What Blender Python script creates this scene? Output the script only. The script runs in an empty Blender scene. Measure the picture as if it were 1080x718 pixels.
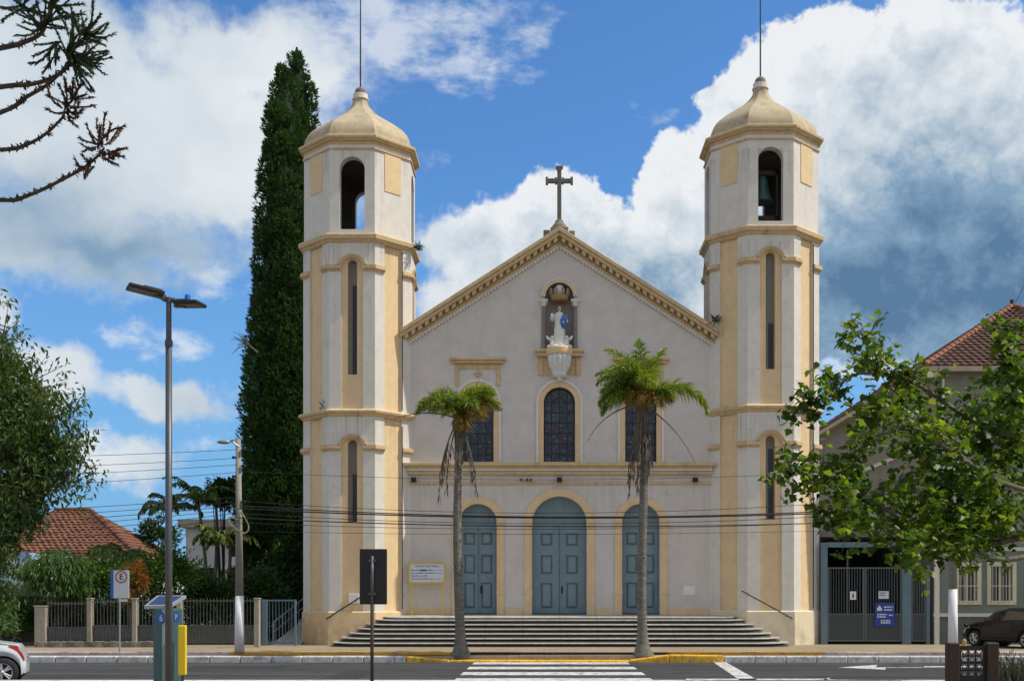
import bpy, math, random
from mathutils import Vector, Matrix
random.seed(11)
R = math.radians
sc = bpy.context.scene
col = sc.collection

# ------------------------------------------------------------------ camera
F = 1242.0            # focal length in photo pixels (1080 wide)
PX, PY = 570.0, 636.0 # vanishing point of the depth direction, in photo pixels
CX, CH = -0.76, 1.63
cam_d = bpy.data.cameras.new('camera'); cam = bpy.data.objects.new('camera', cam_d); col.objects.link(cam)
cam.location = (CX, 0, CH); cam.rotation_euler = (R(90), 0, 0)
cam_d.sensor_width = 36.0; cam_d.lens = 36.0*F/1080.0
cam_d.shift_x = -(PX-540.0)/1080.0
cam_d.shift_y = (PY-359.0)/1080.0
cam_d.clip_start = 0.1; cam_d.clip_end = 3000
sc.camera = cam

def P(px, py, Y):
    """place in the world, at depth Y, of a spot measured on the photo"""
    return Vector(((px-PX)/F*Y+CX, Y, CH+(PY-py)/F*Y))

# ------------------------------------------------------------------ sun, sky
SUN_EL, SUN_AZ = 52.0, -4.0    # azimuth: degrees behind the facade plane, sun on the right
sd = Vector((math.cos(R(SUN_EL))*math.cos(R(SUN_AZ)), math.cos(R(SUN_EL))*math.sin(R(SUN_AZ)), math.sin(R(SUN_EL))))
sun_d = bpy.data.lights.new('sun', 'SUN'); sun = bpy.data.objects.new('sun', sun_d); col.objects.link(sun)
sun_d.energy = 4.3; sun_d.angle = R(0.5); sun_d.color = (1.0, 0.94, 0.80)
sun.rotation_euler = (-sd).to_track_quat('-Z', 'Y').to_euler(); sun.location = (60, 30, 80)

sc.view_settings.view_transform = 'Standard'; sc.view_settings.look = 'None'
sc.view_settings.exposure = 0.0; sc.view_settings.gamma = 1.0; sc.view_settings.use_curve_mapping = False
sc.render.engine = 'CYCLES'
sc.cycles.max_bounces = 6; sc.cycles.transparent_max_bounces = 8

world = bpy.data.worlds.new('World'); sc.world = world; world.use_nodes = True
world.cycles.sampling_method = 'MANUAL'; world.cycles.sample_map_resolution = 512

def build_sky():
    nt = world.node_tree; N = nt.nodes; L = nt.links; N.clear()
    def node(t, **k):
        n = N.new(t)
        for a, b in k.items(): setattr(n, a, b)
        return n
    def math_(op, a, b=None, c=None, clamp=False):
        n = node('ShaderNodeMath', operation=op, use_clamp=clamp)
        for i, v in enumerate((a, b, c)):
            if v is None: continue
            if isinstance(v, (int, float)): n.inputs[i].default_value = v
            else: L.new(v, n.inputs[i])
        return n.outputs[0]
    def vmath(op, a, b=None):
        n = node('ShaderNodeVectorMath', operation=op)
        for i, v in enumerate((a, b)):
            if v is None: continue
            if isinstance(v, (tuple, list)): n.inputs[i].default_value = v
            else: L.new(v, n.inputs[i])
        return n.outputs['Value'] if op in ('LENGTH', 'DOT_PRODUCT') else n.outputs[0]
    def smooth(v, a, b, lo=0.0, hi=1.0):
        n = node('ShaderNodeMapRange', interpolation_type='SMOOTHSTEP')
        L.new(v, n.inputs['Value'])
        for k, x in (('From Min', a), ('From Max', b), ('To Min', lo), ('To Max', hi)): n.inputs[k].default_value = x
        return n.outputs['Result']
    def mixc(f, a, b):
        n = node('ShaderNodeMix', data_type='RGBA')
        if isinstance(f, (int, float)): n.inputs['Factor'].default_value = f
        else: L.new(f, n.inputs['Factor'])
        for s, v in ((n.inputs[6], a), (n.inputs[7], b)):
            if isinstance(v, tuple): s.default_value = v+(1,) if len(v) == 3 else v
            else: L.new(v, s)
        return n.outputs[2]
    def noise(vec, scale, detail=8, rough=0.55, dist=0.0):
        n = node('ShaderNodeTexNoise'); L.new(vec, n.inputs['Vector'])
        n.inputs['Scale'].default_value = scale; n.inputs['Detail'].default_value = detail
        n.inputs['Roughness'].default_value = rough; n.inputs['Distortion'].default_value = dist
        return n
    tc = node('ShaderNodeTexCoord'); d = tc.outputs['Generated']
    sky = node('ShaderNodeTexSky', sky_type='NISHITA', sun_disc=False)
    sky.sun_elevation = R(SUN_EL); sky.sun_rotation = R(90-SUN_AZ)
    sky.air_density = 1.0; sky.dust_density = 0.5; sky.ozone_density = 2.0
    sep = node('ShaderNodeSeparateXYZ'); L.new(d, sep.inputs[0])
    az = math_('ARCTAN2', sep.outputs[0], sep.outputs[1]); el = math_('ARCSINE', sep.outputs[2])
    cmb = node('ShaderNodeCombineXYZ'); L.new(az, cmb.inputs[0]); L.new(el, cmb.inputs[1])
    p0 = cmb.outputs[0]
    warp = noise(d, 16, 5, 0.6)
    w1 = vmath('MULTIPLY', vmath('SUBTRACT', warp.outputs['Color'], (0.5, 0.5, 0.5)), (0.09, 0.07, 0.0))
    p = vmath('ADD', p0, w1)
    def ang(px, py):
        v = Vector(((px-PX)/F, 1, (PY-py)/F)).normalized()
        return math.atan2(v.x, v.y), math.asin(v.z)
    def field(blobs, src):
        acc = None
        for (px, py, rx, ry, s) in blobs:
            a, e = ang(px, py)
            sx, sy = F/rx, F/ry*1.04
            q = vmath('MULTIPLY', vmath('SUBTRACT', src, (a, e, 0)), (sx, sy, 0))
            v = math_('MULTIPLY_ADD', vmath('LENGTH', q), -s, s)   # s at the middle, 0 on the rim
            acc = v if acc is None else math_('SMOOTH_MAX', acc, v, 0.25)
        return acc
    # cumulus banks: centre, half sizes (photo pixels), strength
    cum = [(150, 150, 250, 105, 1.3), (60, 110, 160, 110, 1.2), (260, 70, 150, 60, 1.0), (60, 250, 210, 60, 1.0), (230, 200, 110, 60, 1.0),
           (45, 395, 52, 44, 1.0), (20, 435, 44, 40, .9), (160, 424, 100, 22, .8), (125, 487, 60, 28, .8), (10, 330, 28, 24, .8),
           (505, 265, 75, 55, 1.2), (590, 235, 60, 45, 1.1), (640, 270, 70, 55, 0.95), (470, 330, 50, 40, 0.7), (715, 215, 50, 60, 1.1),
           (900, 110, 150, 80, 1.4), (980, 60, 70, 62, 1.4), (850, 90, 60, 60, 1.3), (1000, 180, 130, 130, 1.4), (780, 120, 50, 38, 1.0),
           (1050, 110, 70, 60, 1.2), (970, 300, 190, 75, 1.2), (790, 270, 120, 70, 0.9), (1100, 250, 150, 160, 1.3)]
    D = field(cum, p)
    wisp = [(420, 30, 140, 55, 0.8), (500, 68, 90, 34, 0.6), (350, 60, 80, 50, .7), (225, 300, 45, 24, 0.5), (140, 360, 32, 24, 0.6), (192, 368, 38, 26, 0.6), (215, 463, 40, 18, .55),
            (125, 50, 70, 40, .4), (570, 45, 40, 20, .35), (690, 130, 30, 16, .3), (915, 385, 80, 26, .9), (990, 405, 90, 30, .8), (620, 330, 110, 40, .4)]
    Wd = field(wisp, p)
    def puffs(v):
        # billows: fractal cells give rounded tops with creases between them
        vo = node('ShaderNodeTexVoronoi', feature='F1'); vo.inputs['Scale'].default_value = 11; vo.inputs['Detail'].default_value = 4.0
        vo.inputs['Roughness'].default_value = 0.62; vo.inputs['Lacunarity'].default_value = 2.3; vo.normalize = True
        L.new(v, vo.inputs['Vector']); return math_('SUBTRACT', 0.42, vo.outputs['Distance'])
    wv = vmath('MULTIPLY', w1, (0.5, 0.0, 0.5))
    dw = vmath('ADD', d, wv)
    pf = puffs(dw); pf2 = puffs(vmath('ADD', dw, (0.010, 0.0, 0.014)))
    n1 = noise(d, 26, 9, 0.6)
    nb = noise(d, 8, 4, 0.5)
    crisp = smooth(az, -0.16, 0.0)                     # soft banks on the left, towering heads on the right
    dens = math_('ADD', D, math_('MULTIPLY_ADD', n1.outputs['Fac'], 1.0, -0.44))
    dens = math_('ADD', dens, math_('MULTIPLY', pf, math_('MULTIPLY_ADD', crisp, 0.75, 0.25)))
    soft = math_('DIVIDE', math_('SUBTRACT', dens, 0.02), math_('MULTIPLY_ADD', crisp, -0.42, 0.62), clamp=True)
    a_c = smooth(soft, 0.0, 1.0)
    st = noise(vmath('MULTIPLY', d, (1.0, 1.0, 2.2)), 22, 9, 0.62)
    a_w = smooth(math_('ADD', Wd, math_('MULTIPLY_ADD', st.outputs['Fac'], 2.0, -1.0)), 0.05, 0.75, 0.0, 0.72)
    # rest of the sky (out of view): big clouds added, more behind the camera, to brighten the shaded facade
    back = smooth(sep.outputs[1], 0.55, -0.2)
    hi = smooth(sep.outputs[2], 0.5, 0.75)
    out = math_('MAXIMUM', back, math_('MULTIPLY', hi, 0.6))
    nbk = noise(d, 3.2, 8, 0.55)
    a_b = math_('MULTIPLY', smooth(nbk.outputs['Fac'], 0.36, 0.56), out)
    # shade of the clouds: dark undersides, lit tops
    dark = [(120, 270, 220, 60, 0.6), (30, 230, 170, 90, .5), (600, 275, 150, 60, .35), (980, 310, 270, 190, 1.35), (870, 330, 140, 95, 1.3), (700, 310, 110, 70, .9), (620, 325, 100, 50, .7), (1060, 240, 110, 90, .8), (790, 260, 70, 90, .7), (1000, 395, 140, 40, .9)]
    S = smooth(math_('ADD', field(dark, p), math_('MULTIPLY_ADD', nb.outputs['Fac'], 0.9, -0.45)), -0.10, 1.05)
    lit = math_('MULTIPLY_ADD', math_('SUBTRACT', pf, pf2), math_('MULTIPLY_ADD', crisp, 1.1, 0.12), math_('MULTIPLY_ADD', crisp, 0.12, 0.80))
    lit = math_('ADD', lit, math_('MULTIPLY', pf, math_('MULTIPLY_ADD', crisp, 0.55, 0.10)))
    lit = math_('ADD', lit, math_('MULTIPLY_ADD', nb.outputs['Fac'], 0.85, -0.45))
    lit = math_('SUBTRACT', lit, math_('MULTIPLY', smooth(dens, 0.45, 1.3, 0.0, 0.26), crisp))
    lit = math_('SUBTRACT', lit, math_('MULTIPLY', S, 0.74), clamp=True)
    ramp = node('ShaderNodeValToRGB'); L.new(lit, ramp.inputs[0])
    e = ramp.color_ramp.elements
    e[0].position = 0.0; e[0].color = (0.105, 0.205, 0.345, 1)
    e[1].position = 1.0; e[1].color = (0.84, 0.87, 0.90, 1)
    x = ramp.color_ramp.elements.new(0.35); x.color = (0.245, 0.38, 0.53, 1)
    x = ramp.color_ramp.elements.new(0.68); x.color = (0.58, 0.66, 0.73, 1)
    skyc = vmath('MULTIPLY', sky.outputs[0], (SKY_S*0.78, SKY_S*1.30, SKY_S*1.78))
    skyc = mixc(smooth(sep.outputs[2], 0.34, 0.0, 0.0, 0.9), skyc, (0.19, 0.43, 0.74))
    c = mixc(a_w, skyc, (0.78, 0.83, 0.88))
    c = mixc(a_c, c, ramp.outputs[0])
    c = mixc(a_b, c, (CLOUD_FILL*1.0, CLOUD_FILL*0.98, CLOUD_FILL*0.97))
    bg = node('ShaderNodeBackground'); L.new(c, bg.inputs['Color']); bg.inputs['Strength'].default_value = 1.0
    wo = node('ShaderNodeOutputWorld'); L.new(bg.outputs[0], wo.inputs['Surface'])
SKY_S, CLOUD_FILL = 0.090, 0.72
build_sky()

# ------------------------------------------------------------------ materials
def S2L(r, g, b):
    f = lambda c: c/12.92 if c <= 0.04045 else ((c+0.055)/1.055)**2.4
    return (f(r/255), f(g/255), f(b/255))
MATS = {}
def mat(name, color, rough=0.7, metal=0.0, var=0.10, scale=6.0, bump=0.0, bscale=40.0, stain=0.0, streak=0.0, spec=0.4,
        stain_col=(0.06, 0.055, 0.045), coat=0.0, stretch=(1, 1, 1), trans=0.0, coords='Object', drips=(), drip=0.45, cracks=0.0, base_dirt=0.0, worn=None, joints=0.0):
    m = bpy.data.materials.new(name); m.use_nodes = True; MATS[name] = m
    nt = m.node_tree; N = nt.nodes; L = nt.links
    b = N['Principled BSDF']
    b.inputs['Roughness'].default_value = rough; b.inputs['Metallic'].default_value = metal
    b.inputs['Specular IOR Level'].default_value = spec
    if coat: b.inputs['Coat Weight'].default_value = coat; b.inputs['Coat Roughness'].default_value = 0.05
    tc = N.new('ShaderNodeTexCoord'); mp = N.new('ShaderNodeMapping'); L.new(tc.outputs[coords], mp.inputs[0]); mp.inputs['Scale'].default_value = stretch
    n = N.new('ShaderNodeTexNoise'); n.inputs['Scale'].default_value = scale; n.inputs['Detail'].default_value = 7; n.inputs['Roughness'].default_value = 0.6
    L.new(mp.outputs[0], n.inputs['Vector'])
    rp = N.new('ShaderNodeMapRange'); L.new(n.outputs['Fac'], rp.inputs[0])
    rp.inputs[1].default_value = 0.3; rp.inputs[2].default_value = 0.7; rp.inputs[3].default_value = 1-var; rp.inputs[4].default_value = 1+var
    mul = N.new('ShaderNodeVectorMath'); mul.operation = 'SCALE'; mul.inputs[0].default_value = color; L.new(rp.outputs[0], mul.inputs['Scale'])
    out = mul.outputs[0]
    def over(fac_node_out, strength, lo, hi, c2):
        nonlocal out
        r2 = N.new('ShaderNodeMapRange'); r2.interpolation_type = 'SMOOTHSTEP'; L.new(fac_node_out, r2.inputs[0])
        r2.inputs[1].default_value = lo; r2.inputs[2].default_value = hi; r2.inputs[3].default_value = 0; r2.inputs[4].default_value = strength
        mx = N.new('ShaderNodeMix'); mx.data_type = 'RGBA'; L.new(r2.outputs[0], mx.inputs[0]); L.new(out, mx.inputs[6]); mx.inputs[7].default_value = c2+(1,)
        out = mx.outputs[2]
    if stain:
        n2 = N.new('ShaderNodeTexNoise'); n2.inputs['Scale'].default_value = 1.3; n2.inputs['Detail'].default_value = 9; n2.inputs['Roughness'].default_value = 0.68
        L.new(tc.outputs[coords], n2.inputs['Vector']); over(n2.outputs['Fac'], stain, 0.5, 0.75, stain_col)
    if streak:
        m3 = N.new('ShaderNodeMapping'); m3.inputs['Scale'].default_value = (5.5, 5.5, 0.28); L.new(tc.outputs[coords], m3.inputs[0])
        n3 = N.new('ShaderNodeTexNoise'); n3.inputs['Scale'].default_value = 1.0; n3.inputs['Detail'].default_value = 6; L.new(m3.outputs[0], n3.inputs['Vector'])
        over(n3.outputs['Fac'], streak, 0.52, 0.78, stain_col)
    if drips or base_dirt or joints:
        sx = N.new('ShaderNodeSeparateXYZ'); L.new(tc.outputs[coords], sx.inputs[0]); z = sx.outputs[2]
    def mr(src, a0, a1, b0=0.0, b1=1.0, sm=True):
        q = N.new('ShaderNodeMapRange'); q.interpolation_type = 'SMOOTHSTEP' if sm else 'LINEAR'; L.new(src, q.inputs[0])
        for i_, v_ in zip((1, 2, 3, 4), (a0, a1, b0, b1)): q.inputs[i_].default_value = v_
        return q.outputs[0]
    def mth(op, a_, b_):
        q = N.new('ShaderNodeMath'); q.operation = op
        for i_, v_ in enumerate((a_, b_)):
            if isinstance(v_, (int, float)): q.inputs[i_].default_value = v_
            else: L.new(v_, q.inputs[i_])
        return q.outputs[0]
    def blend(fac, c2):
        nonlocal out
        mx = N.new('ShaderNodeMix'); mx.data_type = 'RGBA'; L.new(fac, mx.inputs[0]); L.new(out, mx.inputs[6]); mx.inputs[7].default_value = c2+(1,); out = mx.outputs[2]
    if drips:
        m4 = N.new('ShaderNodeMapping'); m4.inputs['Scale'].default_value = (7.0, 7.0, 0.22); L.new(tc.outputs[coords], m4.inputs[0])
        n4 = N.new('ShaderNodeTexNoise'); n4.inputs['Scale'].default_value = 1.0; n4.inputs['Detail'].default_value = 7; n4.inputs['Roughness'].default_value = 0.65; L.new(m4.outputs[0], n4.inputs['Vector'])
        acc = None
        for zc in drips:
            below = mth('MULTIPLY', mr(z, zc-1.7, zc), mth('LESS_THAN', z, zc)); acc = below if acc is None else mth('MAXIMUM', acc, below)
        blend(mth('MULTIPLY', mth('MULTIPLY', acc, mr(n4.outputs['Fac'], 0.44, 0.68)), drip), stain_col)
    if base_dirt:
        n5 = N.new('ShaderNodeTexNoise'); n5.inputs['Scale'].default_value = 2.2; n5.inputs['Detail'].default_value = 8; L.new(tc.outputs[coords], n5.inputs['Vector'])
        blend(mth('MULTIPLY', mth('MULTIPLY', mr(z, 1.5, 0.1), mr(n5.outputs['Fac'], 0.35, 0.7)), base_dirt), stain_col)
    if cracks:
        n6 = N.new('ShaderNodeTexNoise'); n6.inputs['Scale'].default_value = 1.5; n6.inputs['Detail'].default_value = 6; L.new(tc.outputs[coords], n6.inputs['Vector'])
        a6 = N.new('ShaderNodeVectorMath'); a6.operation = 'MULTIPLY_ADD'; L.new(n6.outputs['Color'], a6.inputs[0]); a6.inputs[1].default_value = (1.2, 1.2, 1.2); L.new(tc.outputs[coords], a6.inputs[2])
        v6 = N.new('ShaderNodeTexVoronoi'); v6.feature = 'DISTANCE_TO_EDGE'; v6.inputs['Scale'].default_value = 0.45; L.new(a6.outputs[0], v6.inputs['Vector'])
        blend(mth('MULTIPLY', mth('MULTIPLY', mr(v6.outputs['Distance'], 0.012, 0.003), mr(n6.outputs['Fac'], 0.5, 0.6)), cracks), stain_col)
    if worn:
        n7 = N.new('ShaderNodeTexNoise'); n7.inputs['Scale'].default_value = 4.5; n7.inputs['Detail'].default_value = 10; n7.inputs['Roughness'].default_value = 0.75; L.new(tc.outputs[coords], n7.inputs['Vector'])
        blend(mr(n7.outputs['Fac'], 0.50, 0.60, 0.0, 0.85), worn)
    if joints:
        fx = mth('FRACT', mth('DIVIDE', sx.outputs[0], joints), 0.0); blend(mr(fx, 0.985, 0.995, 0.0, 0.75), (0.05, 0.048, 0.045))
    L.new(out, b.inputs['Base Color'])
    if bump:
        nb = N.new('ShaderNodeTexNoise'); nb.inputs['Scale'].default_value = bscale; nb.inputs['Detail'].default_value = 6; L.new(mp.outputs[0], nb.inputs['Vector'])
        bp = N.new('ShaderNodeBump'); bp.inputs['Strength'].default_value = bump; bp.inputs['Distance'].default_value = 0.02
        L.new(nb.outputs['Fac'], bp.inputs['Height']); L.new(bp.outputs[0], b.inputs['Normal'])
    if trans:
        tr = N.new('ShaderNodeBsdfTranslucent'); L.new(out, tr.inputs[0]); ms = N.new('ShaderNodeMixShader'); ms.inputs[0].default_value = trans
        L.new(b.outputs[0], ms.inputs[1]); L.new(tr.outputs[0], ms.inputs[2]); L.new(ms.outputs[0], N['Material Output'].inputs[0])
    return m

def leafmat(name, cols, rough=0.45, trans=0.35, scale=1.2):
    """leaf colours vary from leaf to leaf and from clump to clump"""
    m = bpy.data.materials.new(name); m.use_nodes = True; MATS[name] = m
    nt = m.node_tree; N = nt.nodes; L = nt.links; b = N['Principled BSDF']
    b.inputs['Roughness'].default_value = rough; b.inputs['Specular IOR Level'].default_value = 0.35
    g = N.new('ShaderNodeNewGeometry'); tc = N.new('ShaderNodeTexCoord')
    n = N.new('ShaderNodeTexNoise'); n.inputs['Scale'].default_value = scale; n.inputs['Detail'].default_value = 3; L.new(tc.outputs['Object'], n.inputs['Vector'])
    a = N.new('ShaderNodeMath'); a.operation = 'MULTIPLY_ADD'; L.new(n.outputs['Fac'], a.inputs[0]); a.inputs[1].default_value = 1.1; a.inputs[2].default_value = -0.3
    a2 = N.new('ShaderNodeMath'); a2.operation = 'MULTIPLY_ADD'; L.new(g.outputs['Random Per Island'], a2.inputs[0]); a2.inputs[1].default_value = 0.55; L.new(a.outputs[0], a2.inputs[2])
    r = N.new('ShaderNodeValToRGB'); L.new(a2.outputs[0], r.inputs[0])
    els = r.color_ramp.elements
    els[0].position = 0.1; els[0].color = cols[0]+(1,); els[1].position = 0.95; els[1].color = cols[-1]+(1,)
    for i, c in enumerate(cols[1:-1]): e = els.new(0.1+0.85*(i+1)/(len(cols)-1)); e.color = c+(1,)
    L.new(r.outputs[0], b.inputs['Base Color'])
    tr = N.new('ShaderNodeBsdfTranslucent'); ms = N.new('ShaderNodeMixShader'); ms.inputs[0].default_value = trans
    hs = N.new('ShaderNodeVectorMath'); hs.operation = 'MULTIPLY'; hs.inputs[1].default_value = (1.5, 1.5, 0.7); L.new(r.outputs[0], hs.inputs[0])
    L.new(hs.outputs[0], tr.inputs[0]); L.new(b.outputs[0], ms.inputs[1]); L.new(tr.outputs[0], ms.inputs[2]); L.new(ms.outputs[0], N['Material Output'].inputs[0])
    return m

# ------------------------------------------------------------------ mesh helpers
BASE = {}
class MB:
    def __init__(s): s.v = []; s.f = []
    def add(s, vs, fs):
        o = len(s.v); s.v += [tuple(p) for p in vs]; s.f += [tuple(i+o for i in f) for f in fs]; return s
    def quad(s, a, b, c, d): return s.add([a, b, c, d], [(0, 1, 2, 3)])
    def box(s, x0, x1, y0, y1, z0, z1, M=None):
        vs = [Vector((x, y, z)) for z in (z0, z1) for y in (y0, y1) for x in (x0, x1)]
        if M is not None: vs = [M @ p for p in vs]
        return s.add(vs, [(0, 2, 3, 1), (4, 5, 7, 6), (0, 1, 5, 4), (2, 6, 7, 3), (0, 4, 6, 2), (1, 3, 7, 5)])
    def tube(s, pts, radii, n=8, cap=True, start=None):
        pts = [Vector(p) for p in pts]
        if not isinstance(radii, (list, tuple)): radii = [radii]*len(pts)
        vs = []; up = None
        for i, p in enumerate(pts):
            t = (pts[min(i+1, len(pts)-1)]-pts[max(i-1, 0)]).normalized()
            if up is None:
                ref = Vector((0, 0, 1)) if abs(t.z) < 0.9 else Vector((1, 0, 0))
                a = t.cross(ref).normalized()
            else:
                a = (up - t*up.dot(t)).normalized()
            up = a; b = t.cross(a)
            for k in range(n):
                th = 2*math.pi*k/n; vs.append(p+(a*math.cos(th)+b*math.sin(th))*radii[i])
        fs = [(i*n+k, i*n+(k+1) % n, (i+1)*n+(k+1) % n, (i+1)*n+k) for i in range(len(pts)-1) for k in range(n)]
        if cap: fs += [tuple(range(n-1, -1, -1)), tuple((len(pts)-1)*n+k for k in range(n))]
        return s.add(vs, fs)
    def lathe(s, prof, c, n=24, squash=(1, 1), phase=0.0, mod=None):
        """prof: list of (r, z); c: centre"""
        vs = []
        for (r, z) in prof:
            for k in range(n):
                th = 2*math.pi*k/n+phase; q = r*(mod(th, z) if mod else 1)
                vs.append((c[0]+q*math.cos(th)*squash[0], c[1]+q*math.sin(th)*squash[1], c[2]+z))
        m = len(prof)
        fs = [(i*n+k, i*n+(k+1) % n, (i+1)*n+(k+1) % n, (i+1)*n+k) for i in range(m-1) for k in range(n)]
        fs += [tuple(range(n-1, -1, -1)), tuple((m-1)*n+k for k in range(n))]
        return s.add(vs, fs)
    def ball(s, c, r, n=12, sq=(1, 1, 1)):
        m = n//2; prof = [(max(1e-4, math.sin(math.pi*i/m)), -math.cos(math.pi*i/m)) for i in range(m+1)]
        o = len(s.v); s.lathe(prof, (0, 0, 0), n)
        for i in range(o, len(s.v)):
            x, y, z = s.v[i]; s.v[i] = (c[0]+x*r*sq[0], c[1]+y*r*sq[1], c[2]+z*r*sq[2])
        return s
    def prism(s, poly, f0, f1):
        """poly in 2D, f0/f1 map (a,b) to 3D front and back"""
        n = len(poly); vs = [f0(a, b) for a, b in poly]+[f1(a, b) for a, b in poly]
        return s.add(vs, [tuple(range(n)), tuple(range(2*n-1, n-1, -1))]+[(i, i+n, (i+1) % n+n, (i+1) % n) for i in range(n)])
    def build(s, name, m, parent=None, smooth=False, bevel=0.0, loc=None, seg=1):
        base = Vector(BASE.get(parent.name, (0, 0, 0))) if parent else Vector(loc or (0, 0, 0))
        me = bpy.data.meshes.new(name); me.from_pydata([tuple(Vector(p)-base) for p in s.v], [], s.f); me.update()
        if smooth: me.polygons.foreach_set('use_smooth', [True]*len(me.polygons))
        o = bpy.data.objects.new(name, me); col.objects.link(o)
        if m: me.materials.append(MATS[m] if isinstance(m, str) else m)
        if parent: o.parent = parent
        else: o.location = base
        BASE[o.name] = tuple(base)
        if bevel:
            b = o.modifiers.new('bevel', 'BEVEL'); b.width = bevel; b.segments = seg; b.limit_method = 'ANGLE'
        return o

def tag(o, label=None, cat=None, group=None, kind=None):
    if label: o['label'] = label
    if cat: o['category'] = cat
    if group: o['group'] = group
    if kind: o['kind'] = kind
    return o
def thing(name, loc, label, cat, group=None):
    o = bpy.data.objects.new(name, None); col.objects.link(o); o.location = loc; o.empty_display_size = 0.2
    BASE[o.name] = tuple(loc)
    return tag(o, label, cat, group)
def setting(name, mb, m, **k): return tag(mb.build(name, m, **k), kind='structure')

def catmull(pts, k=4):
    pts = [Vector(p) for p in pts]; out = []
    for i in range(len(pts)-1):
        p0, p1, p2, p3 = pts[max(i-1, 0)], pts[i], pts[i+1], pts[min(i+2, len(pts)-1)]
        for j in range(k):
            t = j/k
            out.append(0.5*((2*p1)+(p2-p0)*t+(2*p0-5*p1+4*p2-p3)*t*t+(3*p1-p0-3*p2+p3)*t**3))
    out.append(pts[-1]); return out

def wall_slots(mb, fmap, u0, u1, zb, top, openings, depth, depth_back=None, extra=()):
    """wall sheet in (u, depth, z) with arched or square openings; openings: (cx, w, z0, zspring, arched).
    Reveals run from depth 0 to `depth`; with depth_back a second sheet closes the inner side."""
    def hi(o, u):
        cx, w, z0, zs, ar = o; r = w/2
        return zs+(math.sqrt(max(0.0, r*r-(u-cx)**2)) if ar else 0.0)
    us = {u0, u1, *extra}
    for o in openings:
        cx, w, z0, zs, ar = o
        if ar: us |= {cx-w/2*math.cos(math.pi*i/20) for i in range(21)}
        else: us |= {cx-w/2, cx+w/2}
    us = sorted(u for u in us if u0-1e-6 <= u <= u1+1e-6)
    topf = top if callable(top) else (lambda u: top)
    sheets = [0.0]+([depth_back] if depth_back else [])
    for a, b in zip(us[:-1], us[1:]):
        if b-a < 1e-6: continue
        mid = (a+b)/2
        act = sorted([o for o in openings if abs(mid-o[0]) < o[1]/2], key=lambda o: o[2])
        segs = []; la = lb = zb
        for o in act:
            segs.append((la, o[2], lb, o[2])); la, lb = hi(o, a), hi(o, b)
        segs.append((la, topf(a), lb, topf(b)))
        for d in sheets:
            for (a0, a1, b0, b1) in segs:
                mb.quad(fmap(a, d, a0), fmap(b, d, b0), fmap(b, d, b1), fmap(a, d, a1))
    for (cx, w, z0, zs, ar) in openings:
        path = [(cx-w/2, z0), (cx-w/2, zs)]
        if ar: path += [(cx-w/2*math.cos(math.pi*i/20), zs+w/2*math.sin(math.pi*i/20)) for i in range(1, 20)]
        path += [(cx+w/2, zs), (cx+w/2, z0)]
        n = len(path)
        for i in range(n):
            (ua, za), (ub, zb2) = path[i], path[(i+1) % n]
            mb.quad(fmap(ua, 0, za), fmap(ua, depth, za), fmap(ub, depth, zb2), fmap(ub, 0, zb2))

def arch_poly(cx, w, z0, zs, n=20):
    return [(cx-w/2, z0), (cx+w/2, z0)]+[(cx+w/2*math.cos(math.pi*i/n), zs+w/2*math.sin(math.pi*i/n)) for i in range(n+1)]
def arch_band(mb, fmap, cx, z0, zs, ri, ro, d0, d1, n=24):
    """moulding round an arch: legs from z0 to zs then the curve"""
    def path(r):
        p = [(cx-r, z0)] if z0 < zs-1e-6 else []
        p += [(cx-r*math.cos(math.pi*i/n), zs+r*math.sin(math.pi*i/n)) for i in range(n+1)]
        return p+([(cx+r, z0)] if z0 < zs-1e-6 else [])
    A, B = path(ri), path(ro); m = len(A); vs = []
    for d in (d0, d1):
        for pth in (A, B): vs += [fmap(u, d, z) for u, z in pth]
    fs = []
    for i in range(m-1):
        fs += [(i, m+i, m+i+1, i+1), (m+i, 3*m+i, 3*m+i+1, m+i+1), (i+1, 2*m+i+1, 2*m+i, i), (2*m+i, 2*m+i+1, 3*m+i+1, 3*m+i)]
    fs += [(0, 2*m, 3*m, m), (m-1, 2*m-1, 4*m-1, 3*m-1)]
    mb.add(vs, fs)

def text_mesh(s, size, M, depth=0.004, align='CENTER'):
    cu = bpy.data.curves.new('t', 'FONT'); cu.body = s; cu.size = size; cu.align_x = align; cu.align_y = 'CENTER'; cu.extrude = depth
    o = bpy.data.objects.new('t', cu); col.objects.link(o)
    dg = bpy.context.evaluated_depsgraph_get(); me = bpy.data.meshes.new_from_object(o.evaluated_get(dg))
    mb = MB(); mb.add([M @ v.co for v in me.vertices], [tuple(p.vertices) for p in me.polygons])
    bpy.data.objects.remove(o); bpy.data.curves.remove(cu); bpy.data.meshes.remove(me)
    return mb
FACING = Matrix(((1, 0, 0, 0), (0, 0, -1, 0), (0, 1, 0, 0), (0, 0, 0, 1)))   # text lying in XY stands up facing -Y
def facing(x, y, z, rz=0): return Matrix.Translation((x, y, z)) @ Matrix.Rotation(rz, 4, 'Z') @ FACING
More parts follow.
